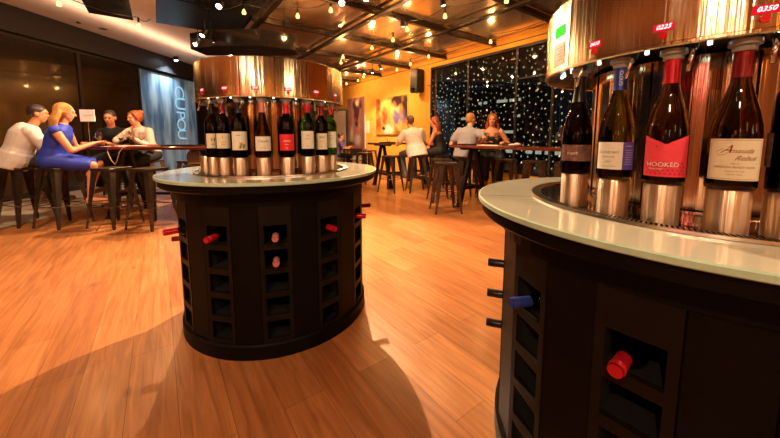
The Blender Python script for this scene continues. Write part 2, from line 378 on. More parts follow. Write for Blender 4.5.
# ================================================================== ISLANDS
IA = Vector((-.746, 2.079, 0)); IB = Vector((.965, 1.01, 0))
ZT_ = .93; RB = .555
ROWS = [(.605, .70), (.479, .574), (.353, .448), (.227, .322), (.101, .196)]
def island(name_lab, c, a_first, seam=None):
    root = thing('wine_island', name_lab, 'counter', c)
    root['group'] = 'round wine islands'
    q = MB(); q.lathe([(.30, .0), (.30, .86)], 24); q.build('inner_lining', M['inside'], root)
    q = MB(); q.lathe([(.30, 0), (RB+.012, 0), (RB+.012, .072), (RB+.004, .08), (.30, .08)], 72); q.build('plinth', M['black'], root)
    q = MB(); q.lathe([(.30, .80), (RB+.004, .80), (RB+.004, .87), (.30, .87)], 72, smooth=False); q.build('upper_band', M['black'], root)
    cols = [a_first+30*k for k in range(12)]
    for ac in cols:
        A = R(ac); T = Matrix.Rotation(A, 4, 'Z')
        # wine rack column: local x outward, y sideways; faceted front at x = RB
        rx = RB-.004; hw = .077; sw = .056
        q = MB(); dep = .24
        for sgn in (-1, 1):
            q.box((rx-.01, sgn*(hw+sw)/2, .44), (.024, hw-sw, .72), T=T)
            q.box((rx-dep/2, sgn*(sw+.004), .41), (dep, .008, .64), T=T, mi=1)
        q.box((rx-.01, 0, (.70+.80)/2), (.024, 2*sw, .10), T=T)
        zs = [.70]+[z for r_ in ROWS for z in (r_[1], r_[0])]
        for i in range(len(ROWS)):
            lo = ROWS[i][0]; nx = ROWS[i+1][1] if i < 4 else .08
            q.box((rx-.008, 0, (lo+nx)/2), (.020, 2*sw, lo-nx), T=T)
            q.box((rx-.02-dep/2, 0, lo-.006), (dep, 2*sw, .012), T=T, mi=1)
        q.box((rx-dep, 0, .41), (.01, 2*sw, .66), T=T, mi=1)
        q.build('rack_column', [M['rack'], M['inside']], root)
        # plain panel between two columns
        B = R(ac+15); T2 = Matrix.Rotation(B, 4, 'Z'); q = MB()
        q.box((RB-.012, 0, .44), (.02, .134, .72), T=T2, bev=.003); q.build('side_panel', M['black'], root)
    q = MB(); q.lathe([(.30, .871), (.632, .871), (.640, .878), (.640, .911), (.30, .911)], 96); q.build('top_support', M['black'], root)
    q = MB()
    q.lathe([(.462, .930), (.6475, .930)], 128)
    q.lathe([(.6475, .930), (.6545, .9275), (.655, .9155), (.651, .9125), (.462, .9125), (.462, .930)], 128, 1)
    q.build('countertop', [M['top'], M['topedge']], root)
    if seam is not None:
        for s in seam:
            q = MB(); T = Matrix.Rotation(R(s), 4, 'Z'); q.box((.558, 0, .9303), (.185, .003, .001), T=T); q.build('seam', M['seam'], root)
    return root
isl1 = island('round black wine cabinet with pale glass top in the middle of the floor', IA, -72)
isl2 = island('large black wine cabinet with pale glass top nearest on the right', IB, -140.4, seam=(168, 48, -72))

def dispenser(lab, c, cups, displays, leds, screen=None, rad_seams=()):
    root = thing('wine_dispenser', lab, 'wine dispenser', (c.x, c.y, ZT_)); root['group'] = 'steel wine dispensers'
    # drip tray
    q = MB(); q.lathe([(.10, .001), (.425, .001), (.430, .006), (.434, .006)], 96); q.build('drip_tray', M['darksteel'], root)
    q = MB(); q.lathe([(.434, .006), (.435, .008), (.4625, .008), (.4655, .0082), (.467, .001)], 128)
    for i in range(300):
        a = 2*pi*i/300; T = Matrix.Rotation(a, 4, 'Z'); q.add([(.4370, -.0036, .0089), (.4620, .0010, .0089), (.4620, .0060, .0089), (.4370, .0014, .0089)], [(0, 1, 2, 3)], 1, T=T)
    q.build('drain_grille', [M['steel'], M['slot']], root)
    # core
    q = MB(); q.lathe([(.288, .0), (.288, .010), (.283, .012), (.283, .412)], 96); q.lathe([(.2835, .02), (.2845, .021), (.2845, .024), (.2835, .025)], 96, 1); q.build('core', [M['core'], M['slot']], root)
    for i in range(9):
        a = R(-120+i*40+6); q = MB(); T = Matrix.Rotation(a, 4, 'Z'); q.box((.2835, 0, .21), (.003, .004, .40), T=T); q.build('core_seam', M['slot'], root)
    # head
    z0, z1 = .412, .616
    q = MB(); q.lathe([(.426, z0+.002), (.434, z0), (.4375, z0+.003), (.4375, z0+.009), (.435, z0+.011), (.435, z1-.006), (.431, z1)], 160); hd = q.build('dispenser_head', M['drum'], root)
    q = MB(); q.lathe([(.431, z1), (.420, z1+.004), (.40, z1-.004), (0, z1-.004)], 96); q.build('head_lid', M['gloss'], root)
    q = MB(); q.lathe([(.0, z0+.006), (.40, z0+.006), (.426, z0+.002)], 96); q.build('underside', M['darksteel'], root)
    for a in rad_seams:
        q = MB(); T = Matrix.Rotation(R(a), 4, 'Z'); q.box((.435, 0, (z0+z1)/2), (.0015, .0016, z1-z0-.02), T=T); q.build('head_seam', M['slot'], root)
    for (a, txt) in displays:
        A = R(a); w = .0185; q = MB(); r = .4365; z = .457
        n = 8; vs = []
        for i in range(n+1):
            t = -w+2*w*i/n; vs += [(r*cos(A+t/r), r*sin(A+t/r), z-.0085), (r*cos(A+t/r), r*sin(A+t/r), z+.0085)]
        q.add(vs, [(2*i, 2*i+2, 2*i+3, 2*i+1) for i in range(n)])
        q.add([(cos(A-w/r)*(r-.003), sin(A-w/r)*(r-.003), z-.0085), vs[0], vs[1], (cos(A-w/r)*(r-.003), sin(A-w/r)*(r-.003), z+.0085)], [(0, 1, 2, 3)])
        d = q.build('price_display', M['red'], root)
        q = MB(); text_mb(q, txt, .0135, cylfn(r+.0008, A, z), shear=.35); q.build('digits', M['digit'], d)
        q = MB(); p = Vector((cos(A), sin(A), 0)); b0 = p*.434+Vector((0, 0, .439)); q.cone(b0, b0+p*.005, .0085, .0075, 20); q.build('pour_button', M['redbtn'], root)
    for a in leds:
        A = R(a); q = MB(); q.cone((.385*cos(A), .385*sin(A), z0+.006), (.385*cos(A), .385*sin(A), z0+.001), .0045, .004, 12); q.build('led_light', M['led'], root)
    for a in cups:
        A = R(a); p = Vector((.395*cos(A), .395*sin(A), 0)); o = Vector((cos(A), sin(A), 0))
        q = MB(); q.lathe([(0, .002), (.036, .002), (.0365, .096), (.0355, .0985), (0, .0985)], 32, c=p); q.build('bottle_stand', M['cup'], root)
        q = MB(); q.lathe([(0, z0-.001), (.025, z0-.001), (.0255, z0-.004), (.0255, z0-.012), (.0195, z0-.014), (.0185, z0-.024), (0, z0-.024)], 24, c=p); q.build('stopper', M['stop'], root)
        s = Vector((-sin(A), cos(A), 0))
        q = MB(); b0 = p+s*.036+o*.014+Vector((0, 0, z0+.002)); q.tube([b0, b0+Vector((0, 0, -.012))+o*.006, b0+Vector((0, 0, -.022))+o*.012, b0+Vector((0, 0, -.06))+o*.020-s*.004], .0045, 8)
        q.cone(b0+Vector((0, 0, 0)), b0+Vector((0, 0, -.012)), .008, .006, 10, mi=1)
        q.build('pouring_spout', [M['chrome'], M['blackplastic']], root)
    if screen:
        A, zz = R(screen), .536; fr = lambda w, h, zc, r=.4363, aa=0: [(r*cos(A+t/r), r*sin(A+t/r), zc+k*h) for t in (-w, 0, w) for k in (-1, 1)]
        q = MB(); q.add(fr(.030, .0155, zz), [(0, 2, 3, 1), (2, 4, 5, 3)]); s_ = q.build('screen', M['green'], root)
        q = MB(); q.add(fr(.033, .0185, zz, .4360), [(0, 2, 3, 1), (2, 4, 5, 3)]); q.add(fr(.022, .0016, zz-.026), [(0, 2, 3, 1), (2, 4, 5, 3)]); q.build('screen_bezel', M['ink'], root)
        q = MB(); q.add(fr(.034, .034, zz-.068), [(0, 2, 3, 1), (2, 4, 5, 3)]); n_ = q.build('notice', M['paper'], root)
        q = MB()
        for k in range(5): q.add([(.4368*cos(A+t/.4368), .4368*sin(A+t/.4368), zz-.050-.009*k+h) for t in (.0 if k % 2 else -.012, .026) for h in (-.001, .001)], [(0, 2, 3, 1)])
        q.build('notice_lines', M['inkred'], n_)
    return root
cups1 = [-125, -111.8, -97, -79.2, -61.7, -44.5, -29.6, -15.6]
cups2 = [-175.2, -156.3, -141, -124.8, -111.5]
d1 = dispenser('round steel wine dispenser holding eight bottles on the middle island', IA, cups1+[-142],
               [(-125.5, '0290'), (-103, '0350'), (-82, '0275'), (-60.8, '0310'), (-39.6, '0265'), (-17.3, '0240')], [-133, -118, -104, -88, -70.5, -53, -37, -22], rad_seams=(-92, -47, 40, 150))
d2 = dispenser('close-up round steel wine dispenser with green screen on the right island', IB, cups2,
               [(-163, '0410'), (-143, '0225'), (-123, '0350')], [-185, -167, -149, -132.5, -118, 165, -200], screen=177, rad_seams=(-180.5+5, 60))

# ================================================================== BOTTLES
BORD = [(0, .004), (.030, 0), (.0365, .002), (.0375, .008), (.0375, .182), (.0355, .198), (.028, .213), (.0185, .225), (.0148, .238), (.0140, .262), (.0142, .287), (.0155, .288), (.0155, .298), (.0, .298)]
BURG = [(0, .004), (.034, 0), (.0400, .002), (.0410, .008), (.0410, .112), (.0385, .138), (.0315, .170), (.0228, .200), (.0168, .225), (.0148, .245), (.0143, .287), (.0155, .288), (.0155, .298), (.0, .298)]
def inner(prof, top, k=.0022):
    out = [(0, .010)]
    for (r, z), (r2, z2) in zip(prof[1:-1], prof[2:]):
        if z > top: break
        out.append((max(0, r-k), max(z, .009)))
    # interpolate the level
    for (r, z), (r2, z2) in zip(prof, prof[1:]):
        if z <= top < z2: t = (top-z)/(z2-z); out.append((r+(r2-r)*t-k, top)); break
    out.append((0, top)); return out
def bottle(lab, group, gmat, cmat, prof=BORD, fill=.17, wine='wine', lab_fn=None, capz=.235, loc=(0, 0, 0), rz=0, lying=False):
    root = thing('wine_bottle', lab, 'bottle', loc, rz, group)
    q = MB(); q.lathe(prof, 40); q.build('glass_body', M[gmat], root)
    if not lying:
        q = MB(); q.lathe(inner(prof, fill), 32); q.build('wine', M[wine], root)
    cp = [(rr+.0008, z) for rr, z in prof if z >= capz and rr > 0]; 
    # start ring at capz
    for (r0, z0), (r1, z1) in zip(prof, prof[1:]):
        if z0 <= capz < z1: t = (capz-z0)/(z1-z0); cp = [(r0+(r1-r0)*t+.0009, capz)]+cp; break
    cp += [(0, .2992)]
    q = MB(); q.lathe([(.0157, .225), (.0157, .2965), (.0145, .2992), (0, .2992)] if lying else cp, 24)
    if lying:
        for zz in (.278, .283, .288): q.lathe([(.0156, zz), (.0168, zz+.0012), (.0156, zz+.0024)], 20)
    q.build('capsule', M[cmat], root)
    if lab_fn: lab_fn(root)
    return root
def patch(root, name, mat, r, z0, z1, w, a=0, zt=None, n=16):
    """label: curved sheet from -w to w (metres of arc); zt(t) gives the upper edge"""
    q = MB(); vs = []
    for i in range(n+1):
        t = -w+2*w*i/n; vs += [(r*cos(a+t/r), r*sin(a+t/r), z0), (r*cos(a+t/r), r*sin(a+t/r), (zt(t/w) if zt else z1))]
    q.add(vs, [(2*i, 2*i+2, 2*i+3, 2*i+1) for i in range(n)], smooth=True); return q.build(name, M[mat], root)
def words(parent, lines, r, a=0, mat='ink'):
    q = MB()
    for (s, size, x, z, sh) in lines: text_mb(q, s, size, cylfn(r, a+x/r, z), shear=sh)
    q.build('lettering', M[mat], parent)
rB, rG = .0404, .0436
def L_H(root):
    l = patch(root, 'label', 'cream', rB, .050, .128, .036); words(l, [('H', .030, 0, .095, 0), ('HERMIT', .007, 0, .070, 0)], rB+.0004)
def L_plain(root):
    l = patch(root, 'label', 'cream', rB, .050, .128, .038); words(l, [('l', .022, -.004, .108, 0), ('reserve', .008, 0, .084, .2), ('cabernet', .006, 0, .071, 0)], rB+.0004)
def L_draw(root):
    l = patch(root, 'label', 'creamw', rB, .042, .138, .044)
    q = MB(); r = rB+.0013
    P = lambda x, z: (r*cos(x/r), r*sin(x/r), z)
    for k in range(5): q.add([P(-.012+.008*k, .050), P(-.004+.008*k, .050), P(.010+.006*k, .078-.003*k), P(.000+.006*k, .086-.004*k)], [(0, 1, 2, 3)], k % 2)
    q.build('leaf_drawing', [M['yellow'], M['blueink']], l); words(l, [('estate', .008, -.006, .118, .2)], r)
def L_script(root):
    l = patch(root, 'label', 'creamw', rG, .038, .112, .045); words(l, [('Capella', .018, 0, .088, .4), ('- - -', .008, 0, .066, 0), ('PINOT NOIR', .006, 0, .052, 0)], rG+.0004, mat='ink')
def L_red(root):
    l = patch(root, 'label', 'redl', rB, .038, .124, .046); words(l, [('LINDEN', .012, 0, .088, 0), ('SHIRAZ', .006, 0, .070, 0), ('o', .018, 0, .052, 0)], rB+.0004, mat='white_ink')
def L_tall(root):
    l = patch(root, 'label', 'creamw', rB, .045, .142, .038); words(l, [('vin', .012, 0, .118, .2), ('BLANC', .007, 0, .10, 0), ('2012', .006, 0, .06, 0)], rB+.0004)
def L_k(root):
    l = patch(root, 'label', 'cream', rB, .038, .130, .036); words(l, [('KAL', .017, 0, .108, .2), ('merlot', .008, 0, .085, 0), ('2010', .006, 0, .055, 0)], rB+.0004)
# island 1: label faces outwards to the camera
def place(isl, ang): A = R(ang); return (isl.x+.395*cos(A), isl.y+.395*sin(A), ZT_+.099)
def face(isl, ang, tw=0):
    p = place(isl, ang); return math.atan2(-p[1], -p[0])*(1) + R(tw)
G1 = 'bottles in the middle dispenser'
B1 = [(-125, 'dark bottle with cream H label, furthest left in the middle dispenser', 'g_black', 'c_black', BORD, .17, 'wine', L_H, .235),
      (-111.8, 'dark bottle with red capsule and plain cream label, left of the leaf-drawing label', 'g_black', 'c_dred', BORD, .19, 'wine', L_plain, .235),
      (-97, 'dark bottle whose pale label has a yellow and blue leaf drawing', 'g_black', 'c_black', BORD, .20, 'wine', L_draw, .235),
      (-79.2, 'sloping-shouldered bottle with pink capsule and script Capella label', 'g_olive', 'c_pink', BURG, .10, 'wine', L_script, .238),
      (-61.7, 'dark bottle with bright red label and red capsule', 'g_black', 'c_red', BORD, .19, 'wine', L_red, .235),
      (-44.5, 'green glass bottle with red capsule and tall pale label', 'g_green', 'c_red', BORD, .10, 'wine', L_tall, .245),
      (-29.6, 'dark bottle with KAL label between two green bottles', 'g_black', 'c_dred', BORD, .19, 'wine', L_k, .235),
      (-15.6, 'yellow-green bottle furthest right in the middle dispenser', 'g_green', 'c_red', BORD, .16, 'winepale', L_tall, .245)]
for (a, lab, g, c, pf, fl, wn, lf, cz) in B1:
    bottle(lab, G1, g, c, pf, fl, wn, lf, cz, place(IA, a), face(IA, a))
def L_brown(root):
    l = patch(root, 'label', 'brownl', rG, .040, .088, .045); words(l, [('PINOT', .010, -.01, .062, 0)], rG+.0004, mat='white_ink')
def L_purple(root):
    l = patch(root, 'label', 'creamw', rG, .028, .098, .031, a=-.35); words(l, [('CLOUD BAY', .0085, 0, .072, 0), ('PINOT NOIR', .005, 0, .060, 0), ('2010', .006, 0, .048, 0), ('wine of new zealand', .004, 0, .036, 0)], rG+.0004, a=-.35, mat='ink')
    b = patch(root, 'side_label', 'purple', rG, .028, .098, .015, a=-.35+(.031+.015)/rG)
    words(b, [('MARLB', .0055, 0, .088, 0)]+[('lorem'[k % 3:]+'nesia', .0042, 0, .078-.006*k, 0) for k in range(7)], rG+.0004, a=-.35+(.046)/rG, mat='creamw')
def L_hooked(root):
    def zt(t): return .098 + .016*max(0, (abs(t+.05)-.12))**.9*1.25 - (.0 if abs(t+.05) > .12 else .002)
    l = patch(root, 'label', 'pinkred', rG, .020, .1, .046, zt=zt, n=32)
    q = MB(); r = rG+.0003
    for j in range(4):
        for i in range(9):
            x = -.036+.009*i+(.0045 if j % 2 else 0); z = .027+.008*j
            if x > .036: continue
            P = [(-.004, 0), (-.002, -.003), (.002, -.003), (.004, 0), (.002, .003), (0, .005), (-.002, .003)]
            q.add([(r*cos((x+a)/r), r*sin((x+a)/r), z+b) for a, b in P], [tuple(range(7))])
    q.build('scale_pattern', M['pinkpat'], l)
    words(l, [('HOOKED', .0145, -.006, .048, 0), ('Pinot Noir', .0065, -.018, .038, 0)], r+.0004, mat='white_ink')
    q = MB(); q.add([((r+.0002)*cos((-.018+.0018*cos(t))/r), (r+.0002)*sin((-.018+.0018*cos(t))/r), .090+.0018*sin(t)) for t in [k*pi/4 for k in range(8)]], [tuple(range(8))]); q.build('dot', M['ink'], l)
def L_amisfield(root):
    l = patch(root, 'label', 'cream', rG, .022, .108, .0450)
    r = rG+.0003; q = MB()
    for z0, z1, x0, x1 in ((.0245, .0252, -.042, .042), (.1048, .1055, -.042, .042), (.0245, .1055, -.042, -.0413), (.0245, .1055, .0413, .042)):
        n = 12; vs = []
        for i in range(n+1): x = x0+(x1-x0)*i/n; vs += [(r*cos(x/r), r*sin(x/r), z0), (r*cos(x/r), r*sin(x/r), z1)]
        q.add(vs, [(2*i, 2*i+2, 2*i+3, 2*i+1) for i in range(n)])
    # flourish under the capital
    pts = [(-.030, .078), (-.026, .073), (-.018, .074), (-.010, .082), (-.006, .090), (-.022, .086), (-.031, .080)]
    for (x0, z0), (x1, z1) in zip(pts, pts[1:]):
        q.add([(r*cos(x0/r), r*sin(x0/r), z0), (r*cos(x1/r), r*sin(x1/r), z1), (r*cos(x1/r), r*sin(x1/r), z1+.0009), (r*cos(x0/r), r*sin(x0/r), z0+.0009)], [(0, 1, 2, 3)])
    q.build('label_border', M['inkred'], l)
    words(l, [('A', .024, -.016, .086, .6), ('mauda', .0138, .007, .083, .6), ('Rebut', .0138, .014, .068, .6), ('- NZ 10 -', .0045, 0, .0565, 0), ('OREGON PINOT NOIR', .0062, 0, .049, 0), ('bottled at the estate', .0036, 0, .041, 0), ('13.5% vol  750 ml', .0034, 0, .034, 0)], r+.0004, mat='inkred')
def L_none(root): patch(root, 'label', 'brownl', rB, .05, .12, .03, a=-1.6)
G2 = 'bottles in the close dispenser'
B2 = [(-175.2, 'dark bottle with small brown label, furthest left in the close dispenser', 'g_black', 'c_black', BURG, .12, 'wine', L_brown, .215, 0),
      (-156.3, 'bottle with blue capsule and cream and purple label', 'g_olive', 'c_blue', BURG, .085, 'wine', L_purple, .232, 0),
      (-141, 'bottle with coral red HOOKED label and red capsule', 'g_olive', 'c_red', BURG, .095, 'wine', L_hooked, .235, 4),
      (-124.8, 'bottle with bordered cream label in script and dark red capsule', 'g_olive', 'c_dred', BURG, .075, 'wine', L_amisfield, .235, 6),
      (-111.5, 'dark bottle cut off by the right edge of the picture', 'g_black', 'c_black', BORD, .19, 'wine', L_none, .235, 0)]
for (a, lab, g, c, pf, fl, wn, lf, cz, tw) in B2:
    r_ = bottle(lab, G2, g, c, pf, fl, wn, lf, cz, place(IB, a), face(IB, a, tw))
    if a == -156.3:
        q = MB(); text_mb(q, 'CLOUD', .011, lambda x, y: (.0158*cos(y/.0158), .0158*sin(y/.0158), .262-x)); q.build('capsule_lettering', M['white_ink'], r_)

# bottles lying in the racks, necks outward
def rack_bottle(isl, col, row, cap, lab, out=.052, side=0):
    A = R(col); lo = ROWS[row][0]
    r_ = bottle(lab, 'bottles lying in the cabinet racks', 'g_black', cap, BORD, lying=True)
    tilt = R(3)
    # axis from base (inside) to neck: radial
    base = Vector((isl.x+(RB+out-.298)*cos(A), isl.y+(RB+out-.298)*sin(A), lo+.0390))
    r_.rotation_mode = 'QUATERNION'; r_.rotation_quaternion = Vector((cos(A), sin(A), 0)).to_track_quat('Z', 'Y')
    r_.location = base+Vector((-sin(A), cos(A), 0))*side
rack_bottle(IA, -72, 0, 'c_pink', 'pink-capped bottle in the top hole of the front rack, middle island')
rack_bottle(IA, -72, 1, 'c_pink', 'pink-capped bottle in the second hole of the front rack, middle island')
rack_bottle(IA, -102, 0, 'c_red', 'red-capped bottle in the rack left of the two pink caps', .055, -.012)
rack_bottle(IA, -42, 0, 'c_red', 'red-capped bottle in the rack right of the two pink caps', .05)
rack_bottle(IA, -12, 0, 'c_red', 'red-capped bottle poking out on the right edge of the middle island, nearer one', .05)
rack_bottle(IA, 18, 0, 'c_dred', 'dark red-capped bottle just peeking out behind the right edge of the middle island', .075)
rack_bottle(IA, -132, 0, 'c_red', 'red-capped bottle poking far out on the left side of the middle island', .085)
rack_bottle(IA, -162, 1, 'c_dred', 'small dark red cap lower on the left edge of the middle island', .06)
rack_bottle(IB, -140.4, 0, 'c_red', 'bright red ribbed cap in the top hole of the close cabinet', .062, -.0155)
rack_bottle(IB, -170.4, 0, 'c_blue', 'blue-capped bottle in the close cabinet rack', .055)
rack_bottle(IB, 159.6, 0, 'c_black', 'black-capped bottle on the left edge of the close cabinet, top of three', .055)
rack_bottle(IB, 159.6, 1, 'c_black', 'black-capped bottle on the left edge of the close cabinet, middle of three', .055)
rack_bottle(IB, 159.6, 2, 'c_black', 'black-capped bottle on the left edge of the close cabinet, bottom of three', .055)

# ================================================================== STOOLS
SEAT = .75
def make_stool(lab, grp):
    root = thing('bar_stool', lab, 'bar stool', group=grp)
    q = MB(); q.box((0, 0, SEAT-.006), (.30, .30, .012), bev=.05); q.box((0, 0, SEAT-.0235), (.292, .292, .026), bev=.05)
    q.build('seat', M['gun'], root)
    q = MB(); q.box((0, 0, SEAT+.0003), (.07, .018, .0012)); q.build('seat_slot', M['slot'], root)
    for sx, sy in ((-1, -1), (1, -1), (1, 1), (-1, 1)):
        q = MB()
        top = Vector((sx*.138, sy*.138, SEAT-.036)); bot = Vector((sx*.205, sy*.205, .012))
        vs = []
        for p, w in ((top, .078), (top.lerp(bot, .35), .058), (bot, .026)):
            t = .004
            vs += [p, p+Vector((-sx*w, 0, 0)), p+Vector((-sx*w, -sy*t, 0)), p+Vector((-sx*t, -sy*t, 0)), p+Vector((-sx*t, -sy*w, 0)), p+Vector((0, -sy*w, 0))]
        n = 6; fs = [(k*n+i, k*n+(i+1) % n, (k+1)*n+(i+1) % n, (k+1)*n+i) for k in range(2) for i in range(n)]
        q.add(vs, fs+[tuple(range(n)), tuple(range(3*n-1, 2*n-1, -1))]); q.build('leg', M['gun'], root)
        q = MB(); q.cone((bot.x-sx*.008, bot.y-sy*.008, 0), (bot.x-sx*.008, bot.y-sy*.008, .016), .016, .014, 10); q.build('rubber_foot', M['blackplastic'], root)
    z = .27; e = .178
    for a, b in (((-e, -e), (e, -e)), ((e, -e), (e, e)), ((e, e), (-e, e)), ((-e, e), (-e, -e))):
        q = MB(); q.tube([(a[0], a[1], z), (b[0], b[1], z)], .006, 6); q.build('stretcher', M['gun'], root)
    q = MB(); z = .33; e = .17; q.tube([(-e, -e, z), (e, e, z+.004)], .005, 6); q.tube([(e, -e, z+.012), (-e, e, z+.012)], .005, 6); q.build('cross_brace', M['gun'], root)
    return root
stool0 = make_stool('dark metal bar stool under the man in white on the far left', 'bar stools at the left table')
first = [True]
def stool(x, y, rz, lab, grp):
    if first[0]:
        first[0] = False; stool0.location = (x, y, 0); stool0.rotation_euler[2] = R(rz); stool0['label'] = lab; stool0['group'] = grp; return stool0
    return dup(stool0, (x, y, 0), R(rz), lab, grp)
GL, GR, GM = 'bar stools at the left table', 'bar stools at the right table', 'bar stools at the middle table'
stool(-4.78, 4.11, -14, 'dark metal bar stool under the man in the white shirt', GL)
stool(-4.22, 4.03, -10, 'dark metal bar stool under the woman in blue', GL)
stool(-3.55, 4.03, -9, 'empty metal bar stool just right of the woman in blue', GL)
stool(-3.02, 3.97, -12, 'empty metal bar stool second right of the woman in blue', GL)
stool(-2.66, 4.42, 5, 'metal bar stool half hidden behind the rim of the middle island', GL)
stool(-4.50, 5.30, 8, 'metal bar stool under the man in the black t-shirt', GL)
stool(-4.00, 5.28, -8, 'metal bar stool under the woman with the red hair bun', GL)
stool(-3.30, 5.25, 4, 'empty bar stool across the left table, beside the woman with the bun', GL)
stool(.85, 4.80, 6, 'empty metal bar stool nearest at the right table, beside the trestle', GR)
stool(.90, 5.58, 8, 'metal bar stool behind the nearest one, left of the man in grey', GR)
stool(1.37, 5.78, 6, 'metal bar stool under the man in the grey shirt', GR)
stool(1.94, 6.13, 10, 'metal bar stool under the woman with bare shoulders by the window', GR)
stool(2.02, 5.52, -36, 'empty bar stool on the window side of the right table, leftmost of three', GR)
stool(2.36, 5.16, -36, 'empty bar stool on the window side of the right table, middle of three', GR)
stool(2.68, 4.80, -36, 'empty bar stool on the window side of the right table, rightmost of three', GR)
stool(.56, 6.55, 10, 'metal bar stool under the man in the pale blue-white polo shirt', GM)
stool(1.10, 6.95, 20, 'metal bar stool under the woman in black at the middle table', GM)
stool(-.62, 7.75, -36, 'empty bar stool at the left end of the middle table', GM)
stool(.02, 6.55, -30, 'empty bar stool between the trestle and the man in the white polo shirt', GM)
stool(-.58, 9.1, -36, 'empty bar stool far back against the orange wall', GM)

# ================================================================== TABLES
def trestle(parent, x, T0=None):
    """A-frame of iron standing across the table at local x"""
    for s in (-1, 1):
        q = MB(); a = Vector((x, s*.33, .02)); b = Vector((x, s*.045, .955)); d = (b-a).normalized()
        vs = []
        for p, w in ((a, .034), (b, .026)):
            vs += [p+Vector((-w, -w, 0)), p+Vector((w, -w, 0)), p+Vector((w, w, 0)), p+Vector((-w, w, 0))]
        q.add(vs, [(3, 2, 1, 0), (4, 5, 6, 7), (0, 1, 5, 4), (1, 2, 6, 5), (2, 3, 7, 6), (3, 0, 4, 7)]); q.box((x, s*.335, .012), (.09, .09, .024), bev=.006)
        q.build('leg', M['iron'], parent)
    q = MB(); q.box((x, 0, .30), (.04, .52, .05)); q.build('crossbar', M['iron'], parent)
    q = MB(); q.box((x, 0, .943), (.06, .60, .03)); q.build('top_bracket', M['iron'], parent)
def table(lab, loc, rz, L, W, xs, z=1.0):
    root = thing('high_table', lab, 'table', loc, rz, 'high timber tables')
    q = MB(); q.box((0, 0, z-.02), (L, W, .04), bev=.005); q.build('tabletop', M['tabletop'], root)
    for x in xs: trestle(root, x)
    q = MB(); q.box((0, 0, .30), (xs[-1]-xs[0], .035, .035)); q.build('stretcher', M['iron'], root)
    return root
table('long high dark red timber table where the four people on the left sit', (-2.95, 4.66, 0), R(-2), 2.75, .70, (-.95, 1.15))
rz_t = math.atan2(-.809, .588)
tc = Vector((1.39, 5.28, 0))+Vector((.588, -.809, 0))*.90
table('long high dark timber table by the window with the man in grey', tc, rz_t, 2.3, .66, (-.90, .90))
rz_m = math.atan2(.588, .809)
tm = Vector((-.17, 7.2, 0))+Vector((.809, .588, 0))*.52
table('high dark table under the paintings, reaching out from the orange wall', tm, rz_m, 1.45, .62, (-.52, .52))
# low dining table far back
t = thing('dining_table', 'low brown dining table far back beside the person in purple', 'table', (-1.15, 10.30, 0), rz_m)
q = MB(); q.box((0, 0, .73), (.6, .6, .04), bev=.004); q.build('tabletop', M['tabletop'], t)
for sx in (-1, 1):
    for sy in (-1, 1): q = MB(); q.box((sx*.24, sy*.24, .355), (.05, .05, .71)); q.build('leg', M['iron'], t)
t = thing('dining_chair', 'low dark chair with thin legs beside the far dining table', 'chair', (-.95, 9.68, 0), .5)
q = MB(); q.box((0, 0, .44), (.42, .42, .04), bev=.01); q.build('seat', M['denim'], t)
q = MB(); q.box((.0, .20, .66), (.40, .025, .22), bev=.01); q.build('backrest', M['iron'], t)
for sx in (-1, 1):
    for sy in (-1, 1): q = MB(); q.tube([(sx*.17, sy*.17, .42), (sx*.2, sy*.2, 0)], .012, 8); q.build('leg', M['iron'], t)
    q = MB(); q.tube([(sx*.17, .19, .44), (sx*.17, .20, .62)], .011, 8); q.build('back_post', M['iron'], t)

# ------------------------------------------------------------------ things on the tables
def wine_glass(loc, lab, grp, fillm=None, s=1.0):
    root = thing('wine_glass', lab, 'wine glass', loc, 0, grp)
    q = MB(); q.lathe([(0, 0), (.034*s, .0), (.034*s, .002), (.005, .006), (.0035, .02), (.0035, .080*s)], 20); q.build('foot', M['clear'], root)
    q = MB(); q.lathe([(0.003, .080*s), (.025*s, .095*s), (.040*s, .125*s), (.042*s, .15*s), (.033*s, .205*s)], 24); q.build('bowl', M['clear'], root)
    if fillm: q = MB(); q.lathe([(0.003, .084*s), (.024*s, .097*s), (.036*s, .118*s), (0, .118*s)], 20); q.build('wine', M[fillm], root)
    return root
TZ = 1.001
wine_glass((-4.12, 4.52, TZ), 'wine glass on the left table in front of the woman in blue', 'glasses on the left table', 'winepale')
wine_glass((-3.98, 4.72, TZ), 'wine glass right behind the one in front of the woman in blue', 'glasses on the left table', 'wine')
wine_glass((-4.02, 4.92, TZ), 'wine glass in front of the man in the black t-shirt', 'glasses on the left table', 'wine', 1.1)
wine_glass((-3.88, 4.80, TZ), 'second wine glass right of the man in the black t-shirt', 'glasses on the left table', 'winepale', 1.1)
wine_glass((-3.62, 4.66, TZ), 'wine glass in front of the woman with the hair bun', 'glasses on the left table', 'winepale')
def tray(loc, rz, dx, dy, mat, lab, cat='tray', nm='serving_tray'):
    root = thing(nm, lab, cat, loc, rz)
    q = MB(); q.box((0, 0, .004), (dx, dy, .008), bev=.003); q.build('base', M[mat], root)
    for s in (-1, 1):
        q = MB(); q.box((0, s*(dy/2-.005), .011), (dx, .01, .013)); q.box((s*(dx/2-.005), 0, .011), (.01, dy, .013)); q.build('rim', M[mat], root)
    return root
tray((-3.05, 4.62, TZ), .05, .60, .36, 'blackplastic', 'wide black serving tray on the left table')
tray((-2.25, 4.60, TZ), -.02, .50, .34, 'blackplastic', 'black tray at the island end of the left table')
q = MB(); q.box((0, 0, .006), (.30, .20, .012), bev=.003); tag(q.build('menu', M['pinkcard'], None, (-3.62, 4.46, TZ), .2), 'folded tan menu lying on the left table', 'menu')
q = MB(); q.box((0, 0, .008), (.16, .10, .016), bev=.004); tag(q.build('napkin', M['redl'], None, (-3.78, 5.0, TZ), .2), 'small red napkin before the woman with the bun', 'napkin')
